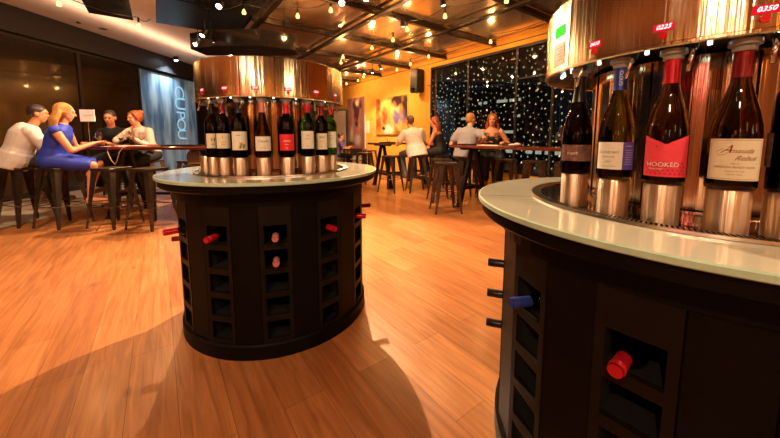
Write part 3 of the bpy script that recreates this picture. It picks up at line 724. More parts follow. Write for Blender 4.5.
# card on a stick
t = thing('table_sign', 'white card with a red edge on a thin stick, standing on the left table', 'sign', (-4.36, 4.64, TZ))
q = MB(); q.lathe([(0, 0), (.045, 0), (.045, .012), (.0, .014)], 24); q.build('foot', M['iron'], t)
q = MB(); q.cone((0, 0, .01), (0, 0, .36), .0035, .0035, 8); q.build('stick', M['chrome'], t)
q = MB(); q.box((0, 0, .44), (.205, .006, .17), rz=.05); cd = q.build('card', M['white_ink'], t)
q = MB(); q.box((-.100, -.0015, .44), (.014, .005, .172), rz=.05); text_mb(q, 'reserved', .035, lambda x, y: (x+.008, -.0058+.05*x, .44+y)); q.build('card_print', M['redl'], cd)
# strap hanging over the edge
q = MB(); q.tube([(-3.86, 4.20, 1.006), (-3.78, 4.26, 1.010), (-3.81, 4.255, .99), (-3.82, 4.25, .93), (-3.78, 4.25, .82), (-3.735, 4.25, .765), (-3.70, 4.25, .82), (-3.66, 4.25, .93), (-3.62, 4.26, .99), (-3.58, 4.30, 1.010), (-3.42, 4.38, 1.008), (-3.2, 4.38, 1.008)], .006, 8)
for i, v in enumerate(q.v): q.v[i] = (v[0]+.02, v[1]+.03, v[2])
tag(q.build('strap', M['tan']), 'tan strap hanging in a loop over the edge of the left table', 'strap')
# grey bag beside the table
t = thing('handbag', 'rounded grey bag hanging below the far side of the left table', 'bag', (-3.02, 4.90, .70))
q = MB(); q.ball((0, 0, .12), (.11, .07, .13), 20, 12); q.build('body', M['shirt_grey'], t)
q = MB(); q.box((.02, -.02, .02), (.16, .13, .05), bev=.01); q.build('band', M['orange'], t)
q = MB(); q.tube([(-.06, 0, .20), (-.05, 0, .25), (.05, 0, .25), (.06, 0, .20)], .007); q.build('handle', M['iron'], t)
# right table
TD = Vector((.588, -.809, 0)); TP = Vector((.809, .588, 0))
def tp(s, d, z=TZ): p = Vector((1.39, 5.28, 0))+TD*s+TP*d; return (p.x, p.y, z)
for k, (s, d) in enumerate(((.12, .18), (.20, .05), (.28, .20), (.36, .12))):
    wine_glass(tp(s, d), ['wine glass on the right table nearest the woman with bare shoulders', 'wine glass leftmost in the cluster on the right table', 'wine glass at the back of the cluster on the right table', 'wine glass rightmost in the cluster on the right table'][k], 'glasses on the right table', 'winepale' if k % 2 else 'wine')
tray(tp(-.02, -.12), rz_t, .34, .26, 'blackplastic', 'black tray on the right table in front of the man in grey')
q = MB(); q.box((0, 0, .006), (.34, .20, .012), bev=.003); tag(q.build('menu', M['cream'], None, tp(.42, -.14), rz_t+.2), 'cream menu lying open on the right table', 'menu')
q = MB(); q.ball((0, 0, .018), (.10, .07, .018), 18, 8); q.ball((.06, .02, .028), (.05, .05, .022), 14, 8); tag(q.build('napkin', M['pinkcard'], None, tp(.78, -.05), .3), 'crumpled pale pink napkin on the right table', 'napkin')
# middle table
mt = lambda s, d: tuple(tm+Vector((.809, .588, 0))*s+Vector((.588, -.809, 0))*d+Vector((0, 0, TZ)))
wine_glass(mt(-.10, .1), 'wine glass on the middle table by the man in the polo shirt', 'glasses on the middle table', 'wine', .9)
tray(mt(-.42, .05), rz_m, .30, .22, 'blackplastic', 'small black tray on the middle table')
t = thing('table_lamp', 'tiny glowing candle lamp on the middle table below the large painting', 'lamp', mt(-.25, -.15))
q = MB(); q.lathe([(0, 0), (.035, 0), (.04, .07), (.03, .09)], 16); q.build('glass_jar', M['clear'], t)
q = MB(); q.cone((0, 0, .002), (0, 0, .045), .02, .02, 12); q.build('candle', M['creamw'], t)
q = MB(); q.ball((0, 0, .062), (.007, .007, .014), 8, 6); q.build('flame', M['bulb'], t)

# ================================================================== PEOPLE
def remeshed(mb, name, mat, parent, vox, smooth=2):
    me = mb.mesh('tmp', mat); ob = bpy.data.objects.new('tmp', me); COL.objects.link(ob)
    m = ob.modifiers.new('r', 'REMESH'); m.mode = 'VOXEL'; m.voxel_size = vox; m.use_smooth_shade = True
    s = ob.modifiers.new('s', 'SMOOTH'); s.iterations = smooth; s.factor = .5
    bpy.context.view_layer.update(); dg = bpy.context.evaluated_depsgraph_get()
    me2 = bpy.data.meshes.new_from_object(ob.evaluated_get(dg)); me2.name = name
    if not me2.materials: me2.materials.append(mat)
    bpy.data.objects.remove(ob); bpy.data.meshes.remove(me)
    o = bpy.data.objects.new(name, me2); COL.objects.link(o); o.parent = parent; return o
def ik(a, b, l1, l2, pole):
    a = Vector(a); b = Vector(b); d = b-a; L = d.length
    if L > (l1+l2)*.995: b = a+d.normalized()*(l1+l2)*.995; d = b-a; L = d.length
    x = (l1*l1-l2*l2+L*L)/(2*L); h = math.sqrt(max(0, l1*l1-x*x)); n = d.normalized(); p = Vector(pole); p = (p-n*p.dot(n)).normalized()
    return a+n*x+p*h, b
def ring_loft(mb, secs, n=20):
    """secs: (centre, half width, half depth, right axis, forward axis)"""
    vs = []
    for c, w, d, rt, fw in secs:
        for i in range(n): t = 2*pi*i/n; vs.append(c+rt*(w*cos(t))+fw*(d*sin(t)))
    fs = [(k*n+i, k*n+(i+1) % n, (k+1)*n+(i+1) % n, (k+1)*n+i) for k in range(len(secs)-1) for i in range(n)]
    mb.add(vs, fs+[tuple(range(n-1, -1, -1)), tuple(range((len(secs)-1)*n, len(secs)*n))])
def hand(mb, w, d, up, side, curl=.6):
    """w wrist, d pointing direction, up = back of hand, side = thumb side"""
    d = Vector(d).normalized(); up = Vector(up); up = (up-d*up.dot(d)).normalized(); sd = d.cross(up)*side
    w = Vector(w)
    for k in range(4): mb.cap(w+sd*(.010-.006*k), w+d*.082+sd*(.026-.0175*k), .015, .0125, 8)
    for k, L in enumerate((.068, .078, .072, .055)):
        p = w+d*.085+sd*(.030-.020*k); a = p; dr = d.copy()
        for j, f in enumerate((.45, .32, .23)):
            dr = (dr-up*curl*(.35+.25*j)).normalized(); b2 = a+dr*L*f; mb.cap(a, b2, .0092-.0006*j, .0088-.0006*j, 7); a = b2
    p = w+d*.02+sd*.018; a = p+(d*.6+sd*.8).normalized()*.038; b2 = a+(d*.9+sd*.35-up*.2).normalized()*.032
    mb.cap(p, a, .0125, .0105, 8); mb.cap(a, b2, .0105, .009, 8)
def person(lab, loc, rz, lean=(0, .10), tilt=0, hands=((-.2, .38, 1.03), (.2, .38, 1.03)), hdir=(0, 1, -.1), shirt='shirt_white', sleeve='short', legs='denim', hair='short', hmat='hair_dark', skin='skin', seat=SEAT, feet=None, w=1.0, collar=None, dress=False, loose=0, strap=False, ankle=None, kneeaim=0, group=None, shoes='shoe', poles=None, headoff=(0, 0)):
    root = thing('person', lab, 'person', (loc[0], loc[1], 0), R(rz), group)
    X = Vector((1, 0, 0)); P = Vector((0, 0, seat+.105))
    C = P+Vector((lean[0], lean[1], 0)); C.z = P.z+math.sqrt(max(.01, .40**2-lean[0]**2-lean[1]**2))
    up = (C-P).normalized(); rt = (X-up*X.dot(up)).normalized(); fw = up.cross(rt)
    N = C+up*.085+Vector((headoff[0], headoff[1], 0))*.4; hd = Vector(hdir).normalized(); HC = N+Vector((0, 0, .125))+hd*.025+Vector((headoff[0], headoff[1], 0))*.6
    sw = .168*w
    def torso(mb, g=0, top=True, low=True):
        S = [(P-up*.09, .135*w+g, .10+g), (P-up*.03, .168*w+g, .118+g), (P+up*.06, .158*w+g, .112+g), (P+up*.15, .140*w+g, .100+g), (P+up*.26, .152*w+g, .108+g), (P+up*.34, .165*w+g, .108+g), (P+up*.40, .155*w+g, .085+g), (P+up*.445, .095*w+g, .065+g)]
        if top: S.append((P+up*.475, .055+g*.5, .052+g*.5))
        ring_loft(mb, [(c, a, b, rt, fw) for c, a, b in S])
    SH = [C+rt*s*sw-up*.012 for s in (-1, 1)]
    HP = [P+rt*s*.088*w-up*.02+fw*.01 for s in (-1, 1)]
    if feet is None: feet = ((-.12, .30, .36), (.12, .30, .36))
    KN = []; AN = []
    for i in (0, 1):
        k, a = ik(HP[i], Vector(feet[i])+Vector((0, 0, .0)), .42, .41, Vector((kneeaim+(-.25, .25)[i]*.5, 1, .6))); KN.append(k); AN.append(a)
    EL = []; WR = []
    for i in (0, 1):
        pl = (poles[i] if poles else ((-.6, .6)[i], -.5, -.7)); e, wv = ik(SH[i], hands[i], .285, .255, Vector(pl)); EL.append(e); WR.append(wv)
    # ---- body, one continuous surface
    mb = MB(); torso(mb)
    mb.cap(N-up*.05, HC-Vector((0, 0, .04)), .052, .050, 12)
    hf = Vector((hd.x, hd.y, 0)).normalized(); hx = hd.cross(Vector((0, 0, 1))).normalized(); hu = hx.cross(hd).normalized()
    HM = Matrix((( hx.x, hd.x, hu.x, HC.x), (hx.y, hd.y, hu.y, HC.y), (hx.z, hd.z, hu.z, HC.z), (0, 0, 0, 1)))   # head frame: +y face, +z crown
    mb.ball((0, -.008, .030), (.072, .092, .085), 20, 14, T=HM); mb.ball((0, .022, -.035), (.056, .062, .070), 16, 12, T=HM); mb.ball((0, .045, -.078), (.030, .030, .026), 12, 8, T=HM)
    mb.cap((0, .082, .018), (0, .100, -.016), .010, .014, 8, T=HM); mb.ball((0, .080, .034), (.05, .014, .012), 12, 8, T=HM)
    for s in (-1, 1): mb.ball((s*.073, -.006, -.002), (.010, .020, .032), 10, 8, T=HM); mb.ball((s*.032, .064, -.018), (.020, .018, .018), 10, 8, T=HM)
    mb.ball((0, .079, -.050), (.022, .010, .009), 10, 6, T=HM)
    for i in (0, 1):
        mb.cap(SH[i], EL[i], .050, .038, 12); mb.cap(EL[i], WR[i], .038, .025, 12); mb.ball(SH[i], .056)
        dr = (Vector(hands[i])-EL[i]).normalized(); dr = (dr+Vector((0, .0, -.05))).normalized(); hand(mb, WR[i], dr, (0, 0, 1) if abs(dr.z) < .8 else (0, -1, 0), (1, -1)[i])
        mb.cap(HP[i], KN[i], .088, .056, 14); mb.cap(KN[i], AN[i], .054, .034, 12); mb.ball(KN[i]-(KN[i]-AN[i])*.28-Vector((0, .012, 0)), .050)
        f0 = AN[i]+Vector((0, -.02, -.045)); mb.cap(f0, f0+Vector((kneeaim*.05, .17, -.018)), .034, .026, 10)
    remeshed(mb, 'body', M[skin], root, .009)
    # ---- eyes and mouth
    for s in (-1, 1):
        q = MB(); q.ball((s*.031, .081, .010), (.013, .006, .006), 10, 6, T=HM); q.build('eye', M['eye'], root)
    q = MB(); q.ball((0, .0855, -.050), (.020, .006, .005), 10, 6, T=HM); q.build('mouth', M['lip'], root)
    # ---- hair
    mb = MB()
    mb.ball((0, -.020, .046), (.080, .094, .084), 20, 14, T=HM)
    if hair in ('long', 'bun', 'wavy'):
        mb.ball((0, -.035, .020), (.084, .080, .095), 16, 12, T=HM)
        for s in (-1, 1): mb.cap((s*.055, .035, .075), (s*.078, .010, .0), .026, .022, 10, T=HM)
    if hair in ('long', 'wavy'):
        for k in range(-3, 4):
            a = k*.42; b0 = Vector((.072*sin(a), -.02-.06*cos(a), 0)); e0 = Vector((.105*sin(a), -.045-.06*cos(a), -.20-.02*(k % 2))); mid = (b0+e0)/2+Vector((.012*sin(a), -.018, 0))
            mb.cap(b0, mid, .030, .031, 10, T=HM); mb.cap(mid, e0, .031, .020, 10, T=HM)
    if hair == 'bun': mb.ball((0, -.10, .085), (.045, .045, .045), 14, 10, T=HM)
    if hair == 'short': mb.ball((0, -.040, .010), (.074, .066, .062), 16, 10, T=HM)
    remeshed(mb, 'hair', M[hmat], root, .009, 1)
    # ---- top
    g = .016+loose
    mb = MB(); torso(mb, g, top=not strap)
    if strap:   # open neckline: cloth starts below the shoulders
        mb = MB(); S = [(P-up*.09, .15, .115), (P+up*.06, .170*w, .125), (P+up*.15, .152*w, .113), (P+up*.24, .164*w, .122), (P+up*.31, .170*w, .122), (P+up*.335, .155*w, .11)]
        ring_loft(mb, [(c, a, b, rt, fw) for c, a, b in S])
        for s in (-1, 1): mb.cap(P+up*.31+rt*s*.09+fw*.10, C+rt*s*.10+up*.035, .012, .010, 8); mb.cap(C+rt*s*.10+up*.035, P+up*.31+rt*s*.09-fw*.10, .010, .012, 8)
    else:
        for i in (0, 1):
            mb.ball(SH[i], .062+loose*.6)
            if sleeve == 'short': mb.cap(SH[i], SH[i].lerp(EL[i], .62), .064+loose*.5, .058+loose, 12)
            if sleeve == 'long': mb.cap(SH[i], EL[i], .062+loose*.5, .050+loose, 12); mb.cap(EL[i], EL[i].lerp(WR[i], .88), .050+loose, .036+loose, 12)
        if collar: mb.cone(N-up*.045, N+up*.005, .066, .060, 16)
    if loose: # shirt tail over the seat
        ring_loft(mb, [(P-up*.125-fw*.02, .165*w+g, .120+g, rt, fw), (P-up*.02, .175*w+g, .125+g, rt, fw), (P+up*.08, .165*w+g, .118+g, rt, fw)])
    if dress:
        for i in (0, 1): mb.cap(HP[i], HP[i].lerp(KN[i], .86), .112, .082, 14)
        mb.cap((HP[0]+HP[1])/2, (HP[0]+HP[1]).lerp(KN[0]+KN[1], .82)/2, .11, .085, 14)
        if dress == 'long':
            for i in (0, 1): mb.cap(KN[i], AN[i].lerp(KN[i], .1), .082, .08, 12)
    remeshed(mb, 'dress' if dress else ('shirt'), M[shirt], root, .011)
    if not dress:
        mb = MB(); ring_loft(mb, [(P-up*.105, .148*w, .115, rt, fw), (P-up*.03, .180*w, .130, rt, fw), (P+up*.05, .170*w, .124, rt, fw)])
        for i in (0, 1): mb.cap(HP[i], KN[i], .100, .072, 14); mb.cap(KN[i], KN[i].lerp(AN[i], .93), .070, .052, 12)
        remeshed(mb, 'trousers', M[legs], root, .011)
    for i in (0, 1):
        mb = MB(); f0 = AN[i]+Vector((0, -.03, -.058)); f1 = f0+Vector((kneeaim*.05, .20, -.020))
        if shoes == 'sandal':
            mb.cap(f0+Vector((0, -.01, -.018)), f1+Vector((0, 0, -.012)), .022, .022, 10)
            for k in range(2): mb.cap(f0.lerp(f1, .45+.25*k)+Vector((-.034, 0, 0)), f0.lerp(f1, .45+.25*k)+Vector((.0, 0, .034)), .007, .007, 6); mb.cap(f0.lerp(f1, .45+.25*k)+Vector((0, 0, .034)), f0.lerp(f1, .45+.25*k)+Vector((.034, 0, 0)), .007, .007, 6)
        else:
            mb.cap(f0, f1, .042, .036, 12); mb.cap(f0+Vector((0, 0, .02)), f0+Vector((0, 0, .055)), .042, .042, 10)
        remeshed(mb, 'shoe', M['tan' if shoes == 'sandal' else shoes], root, .010)
    return root
# left table
person('person in a loose white shirt leaning towards the woman in blue, seated far left', (-4.84, 4.10), -32, lean=(.04, .13), hands=((-.20, .40, 1.035), (.12, .46, 1.035)), hdir=(.35, 1, -.15), shirt='shirt_white', sleeve='long', legs='darkpants', hmat='hair_dark', skin='skin2', w=1.15, loose=.028, feet=((-.12, .26, .36), (.12, .30, .36)), headoff=(.04, .05))
person('person with long golden hair in a royal blue dress, seated beside the white shirt', (-4.30, 4.04), -62, lean=(.02, .12), hands=((-.15, .37, 1.035), (.02, .42, 1.05)), hdir=(-.25, 1, -.15), shirt='dress_blue', sleeve='none', dress=True, hair='long', hmat='hair_gold', feet=((-.06, .30, .38), (.10, .36, .36)), shoes='sandal', strap=False)
person('person in a black t-shirt with dark hair, facing the camera across the left table', (-4.50, 5.32), 182, lean=(0, .14), hands=((-.10, .36, 1.035), (.22, .36, 1.035)), hdir=(-.3, 1, -.22), shirt='shirt_black', legs='darkpants', hmat='hair_dark', skin='skin2', headoff=(-.04, .02))
person('person with a red hair bun in a pale knit top, chin on one hand', (-4.00, 5.32), 176, lean=(.03, .15), hands=((-.02, .30, 1.10), (.12, .24, 1.26)), hdir=(.35, 1, -.12), shirt='knit', sleeve='long', legs='darkpants', hair='bun', hmat='hair_red', w=.92)
# middle table
person('person in a white polo shirt seen from behind, sitting at the middle table', (.54, 6.52), 22, lean=(-.04, .10), hands=((-.24, .40, 1.035), (.20, .42, 1.035)), hdir=(-.15, 1, -.05), shirt='shirt_white', sleeve='short', legs='denim', hmat='hair_brown', w=1.12, loose=.018, collar=True, headoff=(-.03, .0))
person('person with wavy red hair in a black top, sitting right of the white polo shirt', (1.10, 6.95), 72, lean=(0, .10), hands=((-.10, .42, 1.0), (.14, .38, .95)), hdir=(-.1, 1, -.08), shirt='dress_black', dress='long', sleeve='none', strap=True, hair='wavy', hmat='hair_red', w=.92)
# right table
person('person in a grey shirt with sandy hair seen from behind at the right table', (1.36, 5.76), -28, lean=(.03, .12), hands=((-.16, .28, 1.035), (.26, .12, 1.035)), hdir=(.55, 1, -.10), shirt='shirt_grey', sleeve='short', legs='darkpants', hmat='hair_sand', w=1.0, loose=.018, collar=True)
person('person with wavy golden-red hair and bare shoulders, facing the man in grey', (1.93, 6.10), 168, lean=(.0, .12), hands=((-.20, .30, 1.03), (.12, .34, 1.03)), hdir=(.15, 1, -.05), shirt='dress_black', dress='long', sleeve='none', strap=True, hair='wavy', hmat='hair_red', w=.95)
# far
person('person in a purple top far back beside the low dining table', (-1.78, 10.62), -70, lean=(0, .1), seat=.44, hands=((-.2, .40, .78), (.2, .40, .78)), shirt='purpleshirt', sleeve='short', legs='darkpants', hmat='hair_dark', skin='skin2', feet=((-.12, .38, .09), (.12, .38, .09)))
t = thing('dining_chair', 'low dark chair under the person in purple', 'chair', (-1.78, 10.62, 0), R(-70))
q = MB(); q.box((0, 0, .42), (.42, .42, .04), bev=.01); q.build('seat', M['denim'], t)
q = MB(); q.box((.0, -.22, .66), (.40, .025, .22), bev=.01); q.build('backrest', M['iron'], t)
for sx in (-1, 1):
    for sy in (-1, 1): q = MB(); q.tube([(sx*.17, sy*.17, .40), (sx*.2, sy*.2, 0)], .012, 8); q.build('leg', M['iron'], t)
    q = MB(); q.tube([(sx*.17, -.20, .42), (sx*.17, -.22, .60)], .011, 8); q.build('back_post', M['iron'], t)

# ================================================================== WALL THINGS
def wallmat(name, fn, nx, nz):
    pass
def painting(nm, lab, x0, x1, ytl, ybl, fn, nx=60, nz=70, th=.035):
    """stretched canvas on the orange wall; fn(u,v)->colour, u left to right, v bottom to top"""
    ua, zt = onwall(x0, ytl); ub, _ = onwall(x1, ytl); _, zb = onwall(x0, ybl)
    root = thing(nm, lab, 'painting', uv((ua+ub)/2, WV, 0))
    W = abs(ua-ub); c = uv((ua+ub)/2, WV-th/2-.002, 0)
    P = lambda a, b, d: uv(ua+(ub-ua)*a, WV-th-.004-d, zb+(zt-zb)*b)-root.location
    q = MB(); q.box(c-root.location+Vector((0, 0, (zt+zb)/2)), (W, th, zt-zb), ROT_U); q.build('stretcher', M['cream'], root)
    vs = []; fs = []; cols = []
    for j in range(nz+1):
        for i in range(nx+1): vs.append(P(i/nx, j/nz, 0)); cols.append(fn(i/nx, j/nz))
    fs = [(j*(nx+1)+i, j*(nx+1)+i+1, (j+1)*(nx+1)+i+1, (j+1)*(nx+1)+i) for j in range(nz) for i in range(nx)]
    q = MB(); q.add(vs, fs)
    m, nt, b = newmat(nm+'_paint'); at = nt.nodes.new('ShaderNodeVertexColor'); at.layer_name = 'paint'
    nz_ = nt.nodes.new('ShaderNodeTexNoise'); nz_.inputs['Scale'].default_value = 14; nz_.inputs['Detail'].default_value = 5
    mx = nt.nodes.new('ShaderNodeMixRGB'); mx.blend_type = 'OVERLAY'; mx.inputs[0].default_value = .55
    nt.links.new(at.outputs[0], mx.inputs[1]); nt.links.new(nz_.outputs['Fac'], mx.inputs[2]); nt.links.new(mx.outputs[0], b.inputs['Base Color']); b.inputs['Roughness'].default_value = .5
    o = q.build('canvas', m, root); ca = o.data.color_attributes.new('paint', 'FLOAT_COLOR', 'POINT')
    for i, c_ in enumerate(cols): ca.data[i].color = (*c_, 1)
    return root
def blob(u, v, cu, cv, ru, rv): return math.exp(-(((u-cu)/ru)**2+((v-cv)/rv)**2+.35*math.sin(31*u+7*v)*math.sin(23*v))**2) if abs(u-cu) < 3*ru and abs(v-cv) < 3*rv else 0
def mix(a, b, t): t = max(0, min(1, t)); return tuple(x+(y-x)*t for x, y in zip(a, b))
def art1(u, v):
    c = mix((.62, .30, .24), (.42, .16, .17), abs(math.sin(u*9)))
    c = mix(c, (.10, .03, .03), 1.1*blob(u, v, .55, .72, .16, .16)+1.0*blob(u, v, .42, .85, .10, .10)+blob(u, v, .78, .86, .10, .10))
    c = mix(c, (.9, .75, .62), 1.1*blob(u, v, .6, .90, .1, .06)+blob(u, v, .6, .2, .16, .12)+.7*blob(u, v, .25, .3, .10, .18))
    c = mix(c, (.04, .02, .02), 1.2*blob(u, v, .55, .50, .09, .05)+.9*blob(u, v, .2, .1, .2, .06)); c = mix(c, (.75, .25, .08), .9*blob(u, v, .62, .35, .12, .08)+.6*blob(u, v, .3, .05, .3, .05))
    return tuple(k*.62 for k in c)
def art2(u, v):
    c = mix((.72, .30, .04), (.85, .48, .10), abs(math.sin(u*7)))
    c = mix(c, (.45, .08, .02), 1.1*blob(u, v, .08, .8, .09, .22)+1.0*blob(u, v, .3, .5, .10, .25)+.9*blob(u, v, .10, .3, .10, .2))
    c = mix(c, (.05, .015, .02), 1.2*blob(u, v, .70, .88, .20, .16)+1.0*blob(u, v, .95, .7, .08, .4)+.6*blob(u, v, .8, .5, .05, .2))
    c = mix(c, (.16, .11, .24), 1.1*blob(u, v, .68, .45, .11, .22)+.8*blob(u, v, .88, .45, .07, .2)); c = mix(c, (1, .85, .6), 1.2*blob(u, v, .42, .12, .16, .14))
    c = mix(c, (.02, .01, .01), 1.3*blob(u, v, .27, .17, .05, .05)+.7*blob(u, v, .7, .05, .1, .06)); c = mix(c, (.5, .1, .03), .8*blob(u, v, .62, .78, .06, .10)+.7*blob(u, v, .68, .12, .06, .1))
    return tuple(k*.7 for k in c)
painting('painting', 'tall narrow pink and maroon canvas on the orange wall', 348, 365.5, 99.5, 149, art1)
painting('painting', 'broad canvas of orange and violet figures beside the speaker', 377, 408.5, 99.5, 134.5, art2)
# small white paper on the wall between the two canvases
ua, za = onwall(366.3, 121); ub, zb_ = onwall(369.5, 133); q = MB(); q.box(uv((ua+ub)/2, WV-.004, (za+zb_)/2), (abs(ua-ub), .006, za-zb_), ROT_U); tag(q.build('wall_notice', M['creamw']), 'small white notice on the orange wall between the two canvases', 'notice')
# speaker
us, zs = onwall(415, 81, WV-.25); p = uv(us, WV-.19, zs)
t = thing('wall_speaker', 'black loudspeaker on the orange wall beside the window', 'speaker', (p.x, p.y, p.z), ROT_U+pi)
q = MB(); q.box((0, 0, 0), (.27, .24, .58), bev=.02); q.build('cabinet', M['blackplastic'], t)
q = MB(); q.box((-.0, .133, 0), (.24, .008, .54), bev=.003); q.build('grille', M['iron'], t)
for zz, rr in ((-.10, .10), (.16, .045)): q = MB(); q.lathe([(0, .0), (rr*.4, .002), (rr*.8, .012), (rr, .014), (rr, 0)], 24, T=Matrix.Translation((0, .136, zz)) @ Matrix.Rotation(-pi/2, 4, 'X')); q.build('driver', M['gloss'], t)
q = MB(); q.cone((0, -.12, -.2), (0, -.205, -.2), .025, .025, 10); q.box((0, -.185, -.2), (.08, .01, .16)); q.build('bracket', M['iron'], t)
q = MB(); q.tube([uv(us-.17, WV-.012, zs-.12), uv(us-.5, WV-.012, zs-.14), uv(WU1+.02, WV-.012, zs-.14)], .006, 6); tag(q.build('speaker_cable', M['cord']), 'thin cable running from the loudspeaker to the window', 'cable')

# lit blue glass bay at the far end of the left wall with the upright lettering
LA = math.atan2(LD.y, LD.x)
gm, nt, b = newmat('frosted_blue_glass')
nz = nt.nodes.new('ShaderNodeTexNoise'); tc_ = nt.nodes.new('ShaderNodeTexCoord'); mp = nt.nodes.new('ShaderNodeMapping'); mp.inputs['Scale'].default_value = (.9, .9, .15)
cr = nt.nodes.new('ShaderNodeValToRGB'); cr.color_ramp.elements[0].color = (.05, .10, .15, 1); cr.color_ramp.elements[1].color = (.26, .34, .37, 1); cr.color_ramp.elements[0].position = .38; cr.color_ramp.elements[1].position = .62
nt.links.new(tc_.outputs['Object'], mp.inputs[0]); nt.links.new(mp.outputs[0], nz.inputs['Vector']); nt.links.new(nz.outputs['Fac'], cr.inputs[0]); nt.links.new(cr.outputs[0], b.inputs['Base Color']); b.inputs['Roughness'].default_value = .35; b.inputs['Coat Weight'].default_value = .4; nt.links.new(cr.outputs[0], b.inputs['Emission Color']); b.inputs['Emission Strength'].default_value = .28
sa = 3.15; sb = 5.3
q = MB(); c = lw((sa+sb)/2, .0); q.box((c.x, c.y, 1.5), (sb-sa, .05, 2.85), LA); w2 = struct(q.build('window_2', gm))
fm = lambda x, y: tuple(lw(4.55-y, .032, 1.75+0*x)+Vector((0, 0, x)))
# letters stacked downwards, each turned on its side
q = MB()
for ch, zz, sz in (('C', 2.50, .56), ('U', 2.14, .62), ('P', 1.80, .52), ('O', 1.50, .52), ('U', 1.20, .50)):
    text_mb(q, ch, sz, lambda x, y, zz=zz: tuple(lw(4.54+y, .034, zz)+Vector((0, 0, -x))))
q.build('glass_lettering', emis('cool_letter', (.35, .70, .90), .75), w2)
q = MB(); c = lw(4.0, .42); q.cone((c.x, c.y, 3.30), (c.x, c.y, 3.40), .06, .06, 16); t = q.build('downlight', M['blackplastic']); tag(t, 'small cool downlight above the lit blue glass', 'lamp')
q = MB(); q.cone((c.x, c.y, 3.293), (c.x, c.y, 3.299), .045, .045, 16); q.build('lamp_face', emis('cool_lamp', (.75, .9, 1), 60), t)

# smoke detector and sprinkler on the pale ceiling
for x, y, lab in ((78, 20, 'small grey sprinkler head on the pale ceiling at upper left'), (103, 27.5, 'pinkish detector disc on the pale ceiling, left one'), (122, 34, 'pale detector disc on the pale ceiling, right one')):
    P_ = onz(x, y, 3.45); q = MB()
    if 'sprinkler' in lab: q.cone(P_, P_-Vector((0, 0, .05)), .02, .01, 10); q.cone(P_-Vector((0, 0, .05)), P_-Vector((0, 0, .06)), .04, .04, 10); tag(q.build('sprinkler', M['iron']), lab, 'sprinkler')
    else: q.cone(P_, P_-Vector((0, 0, .03)), .09, .07, 20); tag(q.build('ceiling_detector', M['pinkcard']), lab, 'detector')

# ================================================================== FAIRY LIGHTS, NIGHT CITY
n = 0; u = WU0+.15; rnd = random.Random(3)
while u < WU1-.1:
    q = MB(); v = WV-.05+rnd.uniform(-.01, .01); q.tube([uv(u, v, ZT-.06), uv(u+.01, v, 1.6), uv(u-.01, v, ZB+.08)], .0015, 4)
    z = ZT-.12-rnd.uniform(0, .12)
    while z > ZB+.1:
        s = rnd.uniform(.012, .023); uu = u+rnd.uniform(-.045, .045); T = Matrix.Translation(uv(uu, v, z)) @ Matrix.Rotation(ROT_U, 4, 'Z') @ Matrix.Rotation(rnd.uniform(-.9, .9), 4, 'Y')
        q.ball((0, 0, 0), (s*.62, .005, s), 8, 6, 1 if rnd.random() < .93 else 2, T=T)
        q.tube([uv(u, v, z+.01), uv(uu, v, z)], .001, 3)
        z -= rnd.uniform(.085, .16)
    o = q.build('light_strand', [M['cord'], M['fairy'], M['fairyw']]); tag(o, 'upright strand of small pale lights hanging in the dark window', 'fairy lights', 'light strands in the window'); n += 1
    u += rnd.uniform(.105, .14)
# office blocks outside
for k, (u_, v_, w_, h_, z0) in enumerate(((6.5, 14, 5, 9, 0), (1.5, 19, 6, 14, 0), (-4, 15, 5, 8, 0), (12.5, 18, 5, 12, 0))):
    c = uv(u_, v_, 0); t = thing('office_building', ['dark office block with lit windows outside, second from left', 'tall dark office block outside, behind the window centre', 'dark office block outside on the right', 'dark office block outside on the far left'][k], 'building', c, ROT_U, None)
    q = MB(); q.box((0, 0, h_/2-8), (w_, 3, h_+0)); q.build('facade', M['cityblock'], t)
    rr = random.Random(k)
    for fl in range(int(h_/.9)):
        x = -w_/2+.3
        while x < w_/2-.4:
            l = rr.choice((.25, .4, .7))
            if rr.random() < .45:
                q = MB(); q.box((x+l/2, 1.52 if False else 1.51, -7.6+fl*.9), (l, .02, .16)); q.build('lit_window', M['citylight'], t)
            x += l+.15
# ================================================================== LAMPS
def wire(pts, sag=.05):
    out = []
    for a, b in zip(pts, pts[1:]):
        a = Vector(a); b = Vector(b)
        for i in range(6): t = i/6; p = a.lerp(b, t); p.z -= sag*4*t*(1-t); out.append(p)
    return out+[Vector(pts[-1])]
def light_string(lab, pix, z=2.80, ends=()):
    P_ = [onz(x, y, z) for x, y in pix]; root = thing('string_light', lab, 'string lights', (P_[0].x, P_[0].y, P_[0].z), 0, None)
    o0 = root.location.copy(); A = [p-o0+Vector((0, 0, .12)) for p in P_]
    if ends: A = [onz(*ends[0], z+.1)-o0]+A+[onz(*ends[1], z+.1)-o0]
    q = MB(); q.tube(wire(A), .006, 6); q.build('cord', M['cord'], root)
    for p in P_:
        c = p-o0; q = MB(); q.cone(c+Vector((0, 0, .115)), c+Vector((0, 0, .035)), .012, .015, 10); so = q.build('socket', M['cord'], root)
        q = MB(); q.lathe([(.010, .035), (.016, .02), (.027, -.005), (.024, -.025), (.0, -.036)], 14, c=c); q.build('bulb', M['bulb'], root)
        L = bpy.data.lights.new('bulb_light', 'POINT'); L.energy = BULB_W; L.color = (1, .50, .16); L.shadow_soft_size = .03
        lo = bpy.data.objects.new('bulb_light', L); COL.objects.link(lo); lo.location = p; lo.location.z -= .05
BULB_W = 14
light_string('string of warm bulbs over the pale ceiling at upper left', [(59, 3.5), (138.8, 25.4)], 2.85, ((20, -20), (150, 19)))
light_string('string of warm bulbs running from above the middle dispenser to the speaker', [(244, 12), (297.7, 15.8), (330.8, 10)], 2.85, ((205, 8), (400, -8)))
